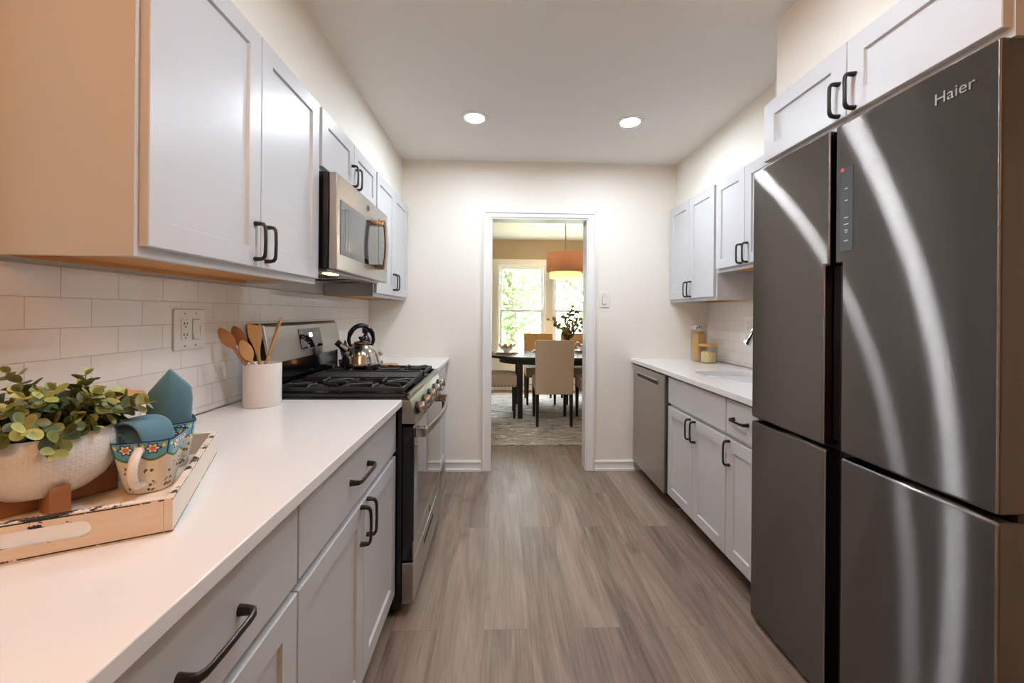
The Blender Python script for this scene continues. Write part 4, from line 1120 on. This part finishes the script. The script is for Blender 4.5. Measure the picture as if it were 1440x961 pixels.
# folded napkin: a strip that rises from the front mug and folds over to the left
def ribbon(path, width, thick, across):
    b = MB(); bm = b.bm; rings = []
    P = [Vector(p) for p in path]
    for i, p in enumerate(P):
        t = (P[min(i+1, len(P)-1)]-P[max(i-1, 0)]).normalized()
        ac = Vector(across[i]) if isinstance(across, list) else Vector(across)
        ac = (ac-t*ac.dot(t)).normalized(); nr = t.cross(ac); w = width[i] if isinstance(width, list) else width
        sec = []
        for (a, c) in ((-1, -1), (0, -1.35), (1, -1), (1.04, 0), (1, 1), (0, 1.35), (-1, 1), (-1.04, 0)): sec.append(bm.verts.new(p+ac*a*w/2+nr*c*thick/2))
        rings.append(sec)
    for A, B in zip(rings[:-1], rings[1:]):
        for k in range(8): bm.faces.new((A[k], A[(k+1) % 8], B[(k+1) % 8], B[k]))
    bm.faces.new(rings[0][::-1]); bm.faces.new(rings[-1])
    return b
L3 = lambda a, c, z: tuple(Vector((a*0.80-c*0.6, a*0.6+c*0.80, z)))
path = [(0.012, 0.0, 0.030), (0.016, 0.0, 0.070), (0.014, 0.0, 0.105), (0.002, 0.002, 0.126), (-0.018, 0.004, 0.134), (-0.042, 0.006, 0.131), (-0.062, 0.008, 0.122), (-0.060, 0.006, 0.112), (-0.036, 0.002, 0.112), (-0.016, 0.0, 0.100), (-0.012, 0.0, 0.060)]
b = ribbon(path, [0.045, 0.055, 0.066, 0.066, 0.062, 0.056, 0.046, 0.044, 0.05, 0.05, 0.04], 0.008, (0.25, 1, 0))
o = b.build('napkin', CLOTH, None, sub=2, angle=80)
o.location = tuple(mp1); o.rotation_euler = (0, 0, 0.10)
tag(o, 'blue linen napkin folded over the rim of the front painted mug', 'napkin', 'blue napkins')
# glass canister with a bamboo lid, half hidden behind the plant
jp = tr(0.352, 0.176)
t = thing('glass_canister', 'clear glass canister with a flat wooden lid behind the plant', 'canister', tuple(jp))
b = MB(); b.lathe([(0.0, 0.0), (0.043, 0.0), (0.046, 0.004), (0.046, 0.150), (0.044, 0.150), (0.044, 0.007), (0.0, 0.006)], seg=40); b.build('glass_body', JARG, t)
MB().lathe([(0.0, 0.150), (0.050, 0.150), (0.052, 0.153), (0.052, 0.162), (0.050, 0.165), (0.0, 0.165)], seg=40).build('wooden_lid', LIDW, t)
sp = thing('metal_scoop', 'small dark metal scoop lying on the tray between planter and mug', 'scoop', tuple(tr(0.262, 0.150)), 2.3)
b = MB(); b.lathe([(0.0, 0.001), (0.012, 0.003), (0.020, 0.012), (0.0215, 0.022), (0.019, 0.022), (0.011, 0.006), (0.0, 0.004)], seg=24); b.build('scoop_bowl', CHROME, sp)
b = MB(); b.tube([(0.020, 0, 0.020), (0.045, 0, 0.016), (0.075, 0, 0.004)], [0.003, 0.0035, 0.004], seg=8, flat=0.5); b.build('scoop_handle', CHROME, sp)

# ------------------------------------------------------------------ crock of utensils
CK = Vector((-0.895, 1.572, 0.9004))
t = thing('utensil_crock', 'white cylindrical crock holding wooden utensils beside the range', 'crock', tuple(CK))
MB().lathe([(0.0, 0.0), (0.061, 0.0), (0.064, 0.004), (0.0645, 0.155), (0.062, 0.1605), (0.0585, 0.155), (0.0585, 0.010), (0.0, 0.009)], seg=48).build('crock_body', CROCKM, t, angle=50)
UGN = 'wooden utensils in the crock'
def utensil(name, label, foot, tip, head, mt, kind, face):
    """a wooden stick from the crock's floor to a shaped head"""
    a = CK+Vector(foot); e = Vector(tip); d = (e-a).normalized(); ln = (e-a).length
    o = thing(name, label, 'utensil', tuple(a), 0, UGN)
    f = Vector(face); f = (f-d*f.dot(d)).normalized(); s = d.cross(f)
    M = Matrix((s, f, d)).transposed().to_4x4(); o.matrix_world = Matrix.Translation(a) @ M
    hl = head[0]
    b = MB(); b.tube([(0, 0, 0), (0, 0, ln*0.4), (0, 0, ln-hl*0.9)], [0.0055, 0.006, 0.0062], seg=12, flat=0.75, up=(0, 1, 0)); b.build('stick', mt, o)
    b = MB(); z0 = ln-hl
    if kind == 'spoon':
        n = 14; path = [(0, 0, z0+hl*k/n) for k in range(n+1)]
        rad = [max(0.004, head[1]*math.sin(PI*(0.06+0.92*(k/n)**1.0))**0.62) for k in range(n+1)]
        b.tube(path, rad, seg=20, flat=[0.9 if k == 0 else 0.26 for k in range(n+1)], up=(0, 1, 0)); b.build('spoon_bowl', mt, o)
    else:
        pts = [(-0.006, z0-0.02), (0.006, z0-0.02), (0.010, z0+0.01), (head[1]*0.9, z0+hl*0.45), (head[1], z0+hl*0.86), (-head[1]*0.75, ln), (-head[1]*0.95, ln-0.004), (-head[1]*0.95, z0+hl*0.5), (-0.010, z0+0.01)]
        b.prism(pts, 'y', -0.0035, 0.0035); b.build('spatula_blade', mt, o, bevel=0.002)
    return o
FC = (0.52, -0.85, 0.05)
utensil('wooden_spoon', 'brown wooden spoon leaning furthest left in the crock', (0.020, 0.030, 0.0095), (-0.968, 1.440, 1.196), (0.085, 0.020), WOODB, 'spoon', FC)
utensil('wooden_spoon', 'brown wooden spoon leaning left behind the pale one', (0.030, 0.012, 0.0095), (-0.972, 1.520, 1.200), (0.085, 0.022), WOODB, 'spoon', FC)
utensil('wooden_spoon', 'short pale wooden spoon with a rounded bowl at the front of the crock', (0.032, 0.000, 0.0095), (-0.925, 1.490, 1.150), (0.080, 0.021), WOODA, 'spoon', FC)
utensil('wooden_spatula', 'pale wooden spatula with a slanted end in the middle of the crock', (0.005, 0.010, 0.0095), (-0.915, 1.545, 1.212), (0.105, 0.023), WOODA, 'spatula', FC)
utensil('wooden_spatula', 'wooden spatula seen edge on at the right of the crock', (-0.030, -0.012, 0.0095), (-0.858, 1.630, 1.232), (0.12, 0.024), WOODA, 'spatula', (0.80, 0.60, 0))

# ------------------------------------------------------------------ kettle and the far corner
kt = thing('kettle', 'polished steel whistling kettle with a black arched handle on the range', 'kettle', (-0.775, 2.318, 0.9485), 0.50)
b = MB(); b.lathe([(0.0, 0.0), (0.098, 0.0), (0.106, 0.006), (0.108, 0.018), (0.1045, 0.030), (0.103, 0.034), (0.0985, 0.058), (0.088, 0.088), (0.070, 0.114), (0.047, 0.131), (0.040, 0.134), (0.0, 0.134)], seg=56); b.build('body', KETTLE, kt, angle=50)
MB().lathe([(0.0, 0.1335), (0.040, 0.1335), (0.041, 0.138), (0.028, 0.144), (0.0, 0.146)], seg=40).build('lid', KETTLE, kt)
MB().lathe([(0.0, 0.1455), (0.010, 0.1455), (0.008, 0.152), (0.016, 0.160), (0.015, 0.169), (0.0, 0.171)], seg=24).build('lid_knob', BLACK, kt)
path = []
for k in range(21):
    a = PI*(-0.10+1.20*k/20); path.append((0.066*math.cos(a), 0, 0.152+0.080*math.sin(a)))
path[0] = (0.058, 0, 0.118); path[-1] = (-0.058, 0, 0.118)
b = MB(); b.tube(path, [0.007]+[0.0105]*3+[0.0135]*13+[0.0105]*3+[0.007], seg=12, flat=1.25, up=(0, 1, 0)); b.build('handle', BLACK, kt)
b = MB(); b.tube([(-0.062, 0, 0.086), (-0.096, 0, 0.112), (-0.118, 0, 0.132)], [0.024, 0.018, 0.014], seg=18, up=(0, 1, 0)); sp_ = b.build('spout', KETTLE, kt)
b = MB(); b.tube([(-0.112, 0, 0.127), (-0.131, 0, 0.143)], [0.0175, 0.0165], seg=18, up=(0, 1, 0)); b.build('whistle_cap', BLACK, sp_)
t = thing('black_bottle', 'tall black bottle standing behind the kettle', 'bottle', (-0.862, 2.66, 0.9004))
MB().lathe([(0.0, 0.0), (0.030, 0.0), (0.032, 0.003), (0.032, 0.170), (0.026, 0.190), (0.013, 0.205), (0.012, 0.222), (0.0, 0.222)], seg=28).build('body', BLACK, t)
MB().box(-0.017, 0.017, -0.017, 0.017, 0.2205, 0.262).build('cap', BLACKM, t, bevel=0.002)
t = thing('small_succulent', 'small green pointed plant in a dark pot behind the kettle', 'potted plant', (-0.975, 2.60, 0.9004))
MB().lathe([(0.0, 0.0), (0.026, 0.0), (0.034, 0.055), (0.031, 0.055), (0.0, 0.048)], seg=28).build('pot', BLACKM, t)
b = MB()
for k in range(7):
    a = k*0.9; b.leaf((0, 0, 0.05), (0.35*math.cos(a), 0.35*math.sin(a), 1.0), (math.cos(a), math.sin(a), 0.1), 0.11+0.012*(k % 3), 0.030, 0.15*(k % 2))
b.build('leaves', EUC, t, fix=False)
t = thing('salt_shaker', 'small glass shaker with a blue band right of the kettle', 'shaker', (-0.788, 2.72, 0.9004))
MB().lathe([(0.0, 0.0), (0.020, 0.0), (0.022, 0.003), (0.020, 0.070), (0.0, 0.070)], seg=28).build('body', WHITEL, t)
MB().lathe([(0.0213, 0.016), (0.0222, 0.016), (0.0217, 0.036), (0.0205, 0.036)], seg=28).build('band', BLUEL, t)
MB().lathe([(0.0, 0.0695), (0.0205, 0.0695), (0.0195, 0.086), (0.012, 0.093), (0.0, 0.095)], seg=28).build('cap', CHROME, t)
o = MB().lathe([(0.0, 0.0), (0.052, 0.0), (0.055, 0.003), (0.055, 0.013), (0.052, 0.016), (0.0, 0.016)], (0, 0, 0), 36).build('round_board', CORK, None)
o.location = (-0.715, 2.70, 0.9004); tag(o, 'small round wooden board on the far left worktop', 'board')

# ------------------------------------------------------------------ jars of pasta
def jar(label, x, y, r, h, rz, pw, content, lid, fill, n, seed):
    t = thing('pasta_jar', label, 'jar', (x, y, 0.9004), rz, 'pasta jars')
    b = MB(); b.lathe([(0.0, 0.0), (r*0.94, 0.0), (r, 0.004), (r, h-0.012), (r*0.93, h), (r*0.90, h), (r-0.003, h-0.013), (r-0.003, 0.006), (0.0, 0.006)], seg=48, power=pw); b.build('glass_body', JARG, t)
    if lid == 'steel':
        MB().lathe([(0.0, h+0.0003), (r*1.0, h+0.0003), (r*1.02, h+0.003), (r*1.02, h+0.022), (r*0.98, h+0.025), (0.0, h+0.025)], seg=48, power=pw).build('steel_lid', CHROME, t)
    else:
        MB().lathe([(0.0, h+0.0003), (r*1.03, h+0.0003), (r*1.05, h+0.003), (r*1.05, h+0.014), (r*1.02, h+0.017), (0.0, h+0.017)], seg=48, power=pw).build('wooden_lid', LIDW, t)
    rn = random.Random(seed); b = MB()
    b.lathe([(0.0, 0.0065), (r*0.80, 0.0065), (r*0.80, fill*0.93), (0.0, fill*0.95)], seg=24, power=pw)
    for k in range(n):
        a = rn.uniform(0, 2*PI); z = rn.uniform(0.016, fill); rr = (r-0.012)*rn.uniform(0.86, 1.0) if z < fill*0.9 else (r-0.012)*math.sqrt(rn.random())
        c = Vector((rr*math.cos(a), rr*math.sin(a), z)); d = Vector((rn.gauss(0, 1), rn.gauss(0, 1), rn.gauss(0, 1)*0.8)).normalized()*0.0085; q = d.orthogonal().normalized()*0.004
        tgt = [c-d+q, c-d*0.3-q*0.6, c+d*0.4-q*0.6, c+d+q]
        lim = r-0.0075
        tgt = [Vector((p.x*min(1, lim/max(1e-5, math.hypot(p.x, p.y))), p.y*min(1, lim/max(1e-5, math.hypot(p.x, p.y))), max(0.0075+0.004, p.z))) for p in tgt]
        b.tube(tgt, [0.0036, 0.0042, 0.0042, 0.0036], seg=6)
    o = b.build('pasta', content, t); o['kind'] = 'stuff'
jar('tall glass jar of pasta with a steel lid in the right corner', 1.548, 3.085, 0.050, 0.245, 0.2, 4.0, PASTA, 'steel', 0.225, 420, 3)
jar('short glass jar of pale pasta with a wooden lid in front of the tall one', 1.560, 2.965, 0.052, 0.122, 0.35, 4.0, PASTAB, 'wood', 0.085, 260, 4)

# ------------------------------------------------------------------ dining room
o = MB().box(-1.35, 2.25, 3.845, 6.35, 0.0003, 0.010).build('area_rug', RUG, None, bevel=0.003)
tag(o, 'grey and beige distressed rug under the dining table', 'rug')
RZ = 0.0103
# oval table
TC = Vector((0.93, 5.20, RZ)); TZ = 0.745-RZ
tb = thing('dining_table', 'black oval dining table beyond the doorway', 'table', tuple(TC))
SA, SB, SN = 1.07, 0.53, 2.5
def sup(s, z, n=72):
    return [(abs(math.cos(a))**(2/SN)*SA*s*(1 if math.cos(a) > 0 else -1), abs(math.sin(a))**(2/SN)*SB*s*(1 if math.sin(a) > 0 else -1)) for a in [2*PI*(k+0.5)/n for k in range(n)]]
MB().prism(sup(1, 0), 'z', TZ-0.034, TZ).build('tabletop', TABM, tb, bevel=0.004, seg=3)
b = plate_with_hole(sup(0.86, 0), sup(0.83, 0), TZ-0.100, TZ-0.0345); b.build('apron', LEGB, tb)
for sx in (-1, 1):
    for sy in (-1, 1):
        b = MB(); x, y = sx*0.668, sy*0.385
        b.prism([(x-0.029, y-0.029), (x+0.029, y-0.029), (x+0.029, y+0.029), (x-0.029, y+0.029)], 'z', 0, TZ-0.0345); b.build('leg', LEGB, tb, bevel=0.004)

def make_chair(label, mback):
    t = thing('dining_chair', label, 'chair', (0, 0, RZ), 0, 'upholstered dining chairs')
    # local: faces -y, back at +y
    hw = 0.212
    b = MB(); bm = b.bm
    nx, ny = 8, 8; top = []
    for j in range(ny+1):
        row = []
        for i in range(nx+1):
            u, v = i/nx*2-1, j/ny*2-1
            zc = 0.505+0.022*(1-u**4)*(1-v**4)
            row.append(bm.verts.new((u*hw*0.99, -0.215+(v+1)/2*0.42, zc)))
        top.append(row)
    for j in range(ny):
        for i in range(nx): bm.faces.new((top[j][i], top[j][i+1], top[j+1][i+1], top[j+1][i]))
    border = [top[0][i] for i in range(nx+1)]+[top[j][nx] for j in range(1, ny+1)]+[top[ny][i] for i in range(nx-1, -1, -1)]+[top[j][0] for j in range(ny-1, 0, -1)]
    low = [bm.verts.new((v.co.x, v.co.y, 0.372)) for v in border]; n = len(border)
    for k in range(n): bm.faces.new((low[k], low[(k+1) % n], border[(k+1) % n], border[k]))
    bm.faces.new(low[::-1])
    b.build('seat', UPH, t, bevel=0.006, angle=50)
    b = MB(); b.prism([(0.206, 0.352), (0.262, 0.352), (0.262, 0.50), (0.300, 0.955), (0.252, 0.955), (0.206, 0.52)], 'x', -hw, hw); b.build('backrest', mback, t, bevel=0.010, seg=3)
    for sx in (-1, 1):
        for y, lean in ((-0.19, 0.0), (0.230, 0.03)):
            x = sx*(hw-0.024); b = MB()
            T, B_ = [], []
            for (a, c) in ((-1, -1), (1, -1), (1, 1), (-1, 1)):
                T.append(b.bm.verts.new((x+a*0.021, y+c*0.021, 0.375 if y < 0 else 0.36))); B_.append(b.bm.verts.new((x+a*0.014, y+lean+c*0.014, 0.0)))
            b.bm.faces.new(T); b.bm.faces.new(B_[::-1])
            for k in range(4): b.bm.faces.new((B_[k], B_[(k+1) % 4], T[(k+1) % 4], T[k]))
            b.build('leg', LEGB, t, bevel=0.002)
    return t
def nails(t):
    hw = 0.212
    pts = [(-hw*0.99-0.001, -0.205+0.042*k, 'x', -1) for k in range(10)] + [(hw*0.99+0.001, -0.205+0.042*k, 'x', 1) for k in range(10)] + [(-0.19+0.042*k, -0.2165, 'y', -1) for k in range(10)]
    src = None
    for (x, y, ax, s) in pts:
        if src is None:
            R = Vector((0, 0, 1)).rotation_difference(Vector((0, 0, 1))).to_matrix()
            src = MB().lathe([(0.0045, -0.003), (0.0075, 0.0), (0.006, 0.003), (0.0, 0.0045)], seg=10).build('nailhead', NAIL, t); o = src
        else:
            o = src.copy(); COL.objects.link(o); o.parent = t
        o.location = (x, y, 0.386)
        o.rotation_euler = (0, s*PI/2, 0) if ax == 'x' else (PI/2, 0, 0)
ch = make_chair('taupe upholstered dining chair with its back to us in the middle of the doorway', UPH)
nails(ch); ch.location = (0.621, 4.712, RZ); ch.rotation_euler = (0, 0, PI)
for lab, x, y, rz, bk in (('taupe upholstered dining chair at the right edge of the doorway, its back to us', 1.147, 4.715, PI, UPH),
        ('taupe upholstered dining chair at the left end of the table, only its seat showing', 0.005, 5.012, PI/2, UPH),
        ('camel backed dining chair facing us beyond the table, left of the vase', 0.588, 5.72, 0.0, UPHO),
        ('camel backed dining chair facing us beyond the table, right of the vase', 1.133, 5.72, 0.0, UPHO)):
    c = copy_tree(ch); c['label'] = lab; c.location = (x, y, RZ); c.rotation_euler = (0, 0, rz)
    if bk is UPHO:
        for q in [k for k in bpy.data.objects if k.parent == c and k.name.startswith('backrest')]:
            q.data = q.data.copy(); q.data.materials[0] = UPHO
# pendant lamp
pd = thing('pendant_lamp', 'lit taupe double drum pendant lamp over the dining table', 'pendant lamp', (0.862, 5.25, 0))
sm = SHADE; N, L = nodes(sm); bs = N['Principled BSDF']; tl = N.new('ShaderNodeBsdfTranslucent'); tl.inputs['Color'].default_value = srgb(170, 130, 104)
mx = N.new('ShaderNodeMixShader'); mx.inputs[0].default_value = 0.035; L.new(bs.outputs[0], mx.inputs[1]); L.new(tl.outputs[0], mx.inputs[2]); L.new(mx.outputs[0], N['Material Output'].inputs['Surface'])
b = MB(); b.lathe([(0.245, 1.795), (0.247, 1.795), (0.247, 2.040), (0.245, 2.040)], seg=64); bm = b.bm
b.build('outer_shade', SHADE, pd, angle=50)
MB().lathe([(0.202, 1.720), (0.204, 1.720), (0.204, 1.830), (0.202, 1.830)], seg=64).build('inner_shade', SHADEI, pd, angle=50)
MB().lathe([(0.0, 1.724), (0.201, 1.724), (0.201, 1.727), (0.0, 1.727)], seg=64).build('diffuser', mat('bottom_diffuser', (255, 244, 224), 0.6, emit=(255, 222, 170), estr=40.0), pd)
b = MB()
for k in range(3):
    a = k*2*PI/3; b.tube([(0, 0, 2.0), (0.245*math.cos(a), 0.245*math.sin(a), 2.0)], 0.003, seg=6)
b.build('spider', BRASS, pd)
b = MB(); b.tube([(0, 0, 1.99), (0, 0, H-0.02)], 0.0075, seg=12); b.build('stem', BRASS, pd)
MB().lathe([(0.0, H-0.026), (0.05, H-0.022), (0.062, H-0.006), (0.062, H), (0.0, H)], seg=32).build('canopy', BRASS, pd)
for k in range(3):
    a = k*2*PI/3+0.5; MB().lathe([(0, -0.03), (0.016, -0.024), (0.024, 0.0), (0.018, 0.024), (0.011, 0.045), (0, 0.045)], (0.085*math.cos(a), 0.085*math.sin(a), 1.93), 16).build('bulb', BULB, pd)
l = lamp('pendant_light', 'POINT', (0, 0, 2.03), PENDANT_W, (1.0, 0.74, 0.44), 0.06); l.parent = pd
# vase of eucalyptus
VC = Vector((0.885, 5.16, 0.7453))
vs = thing('eucalyptus_vase', 'glass vase of eucalyptus branches on the dining table', 'vase', tuple(VC))
MB().lathe([(0.0, 0.0), (0.040, 0.0), (0.048, 0.01), (0.050, 0.06), (0.034, 0.12), (0.026, 0.16), (0.030, 0.19), (0.028, 0.19), (0.023, 0.16), (0.031, 0.12), (0.046, 0.06), (0.0, 0.012)], seg=36).build('vase_body', glass_mat('green_glass', (0.72, 0.80, 0.74)), vs)
rn = random.Random(5); lv = MB(); stm = MB()
tips = [(-0.235, 0.0, 0.43), (-0.17, 0.05, 0.47), (-0.15, -0.05, 0.36), (-0.05, 0.03, 0.47), (0.0, -0.06, 0.55), (0.06, 0.05, 0.585), (0.10, -0.03, 0.53), (0.16, 0.04, 0.46), (0.20, -0.03, 0.40), (0.20, 0.05, 0.34), (0.02, 0.10, 0.44), (-0.03, -0.10, 0.38), (0.09, -0.09, 0.40), (-0.08, 0.08, 0.34), (0.10, 0.02, 0.30), (-0.06, -0.03, 0.27)]
for (x, y, z) in tips:
    P = [Vector((0, 0, 0.10)), Vector((x*0.08, y*0.08, 0.20)), Vector((x*0.35, y*0.35, 0.20+(z-0.2)*0.5)), Vector((x*0.72, y*0.72, 0.2+(z-0.2)*0.85)), Vector((x, y, z))]
    stm.tube(P, [0.0022, 0.0022, 0.0018, 0.0014, 0.001], seg=5)
    for k in range(9):
        f = 0.28+0.72*k/8; i = min(3, int(f*4)); p = P[i].lerp(P[i+1], f*4-i)
        d = (P[i+1]-P[i]).normalized(); o_ = Vector((rn.gauss(0, 1), rn.gauss(0, 1)-0.3, rn.gauss(0, 1))).normalized()
        lv.leaf(p, o_+d*0.4, Vector((rn.gauss(0, 0.6), -1, rn.gauss(0.4, 0.6))), 0.052*rn.uniform(0.75, 1.15), 0.048*rn.uniform(0.8, 1.1), rn.random()**2*0.9, cup=0.1)
stm.build('stems', STEMM, vs); lv.build('foliage', EUCB, vs, fix=False, angle=60)
# place settings
def setting(lab, x, y, seed):
    rn = random.Random(seed)
    z = 0.7453
    o = MB().lathe([(0.0, 0.0), (0.150, 0.0), (0.152, 0.003), (0.150, 0.006), (0.0, 0.006)], seg=44).build('placemat', CORK, None); o.location = (x, y, z)
    tag(o, 'round woven placemat ' + lab, 'placemat', 'round placemats')
    o = MB().lathe([(0.0, 0.0), (0.075, 0.0), (0.085, 0.003), (0.130, 0.014), (0.131, 0.0165), (0.085, 0.007), (0.0, 0.006)], seg=44).build('dinner_plate', PORC, None, angle=60); o.location = (x, y, z+0.0064)
    tag(o, 'white dinner plate ' + lab, 'plate', 'white dinner plates')
    o = MB().lathe([(0.0, 0.0), (0.035, 0.0), (0.040, 0.008), (0.068, 0.042), (0.078, 0.066), (0.075, 0.066), (0.064, 0.042), (0.036, 0.012), (0.0, 0.010)], seg=40).build('bowl', PORC, None, angle=60); o.location = (x, y, z+0.0130)
    tag(o, 'white bowl ' + lab, 'bowl', 'white bowls')
    b = MB(); n = 30; c = b.bm.verts.new((0, 0, 0.012)); prev = None; rings = []
    for r, zz, amp in ((0.02, 0.022, 0.004), (0.045, 0.050, 0.012), (0.072, 0.078, 0.018), (0.098, 0.088, 0.024)):
        rings.append([b.bm.verts.new((r*(1+0.22*math.sin(5*a+seed))*math.cos(a), r*(1+0.22*math.sin(5*a+seed))*math.sin(a), zz+amp*math.sin(7*a+seed*2))) for a in [2*PI*k/n for k in range(n)]])
    for k in range(n): b.bm.faces.new((c, rings[0][k], rings[0][(k+1) % n]))
    for A, B in zip(rings[:-1], rings[1:]):
        for k in range(n): b.bm.faces.new((A[k], A[(k+1) % n], B[(k+1) % n], B[k]))
    o = b.build('table_napkin', PINK, None, angle=80); sd = o.modifiers.new('solid', 'SOLIDIFY'); sd.thickness = 0.003; sd.offset = 1
    o.location = (x, y, z+0.022); tag(o, 'pale pink napkin in the bowl ' + lab, 'napkin', 'pale pink napkins')
setting('at the left end of the dining table', 0.105, 5.16, 1)
setting('before the far chair left of the vase', 0.590, 5.44, 2)
setting('before the far chair right of the vase', 1.135, 5.44, 3)
setting('hidden behind the middle chair', 0.66, 4.91, 4)
t = thing('wine_glass', 'clear stemmed wine glass beside the left place setting', 'glass', (0.270, 5.33, 0.7453))
b = MB(); b.lathe([(0.0, 0.0), (0.034, 0.0), (0.035, 0.002), (0.006, 0.006), (0.0035, 0.012), (0.0035, 0.075), (0.010, 0.084), (0.032, 0.105), (0.039, 0.135), (0.033, 0.175), (0.032, 0.175), (0.0375, 0.135), (0.030, 0.107), (0.0, 0.087)], seg=32); b.build('glass_body', JARG, t)
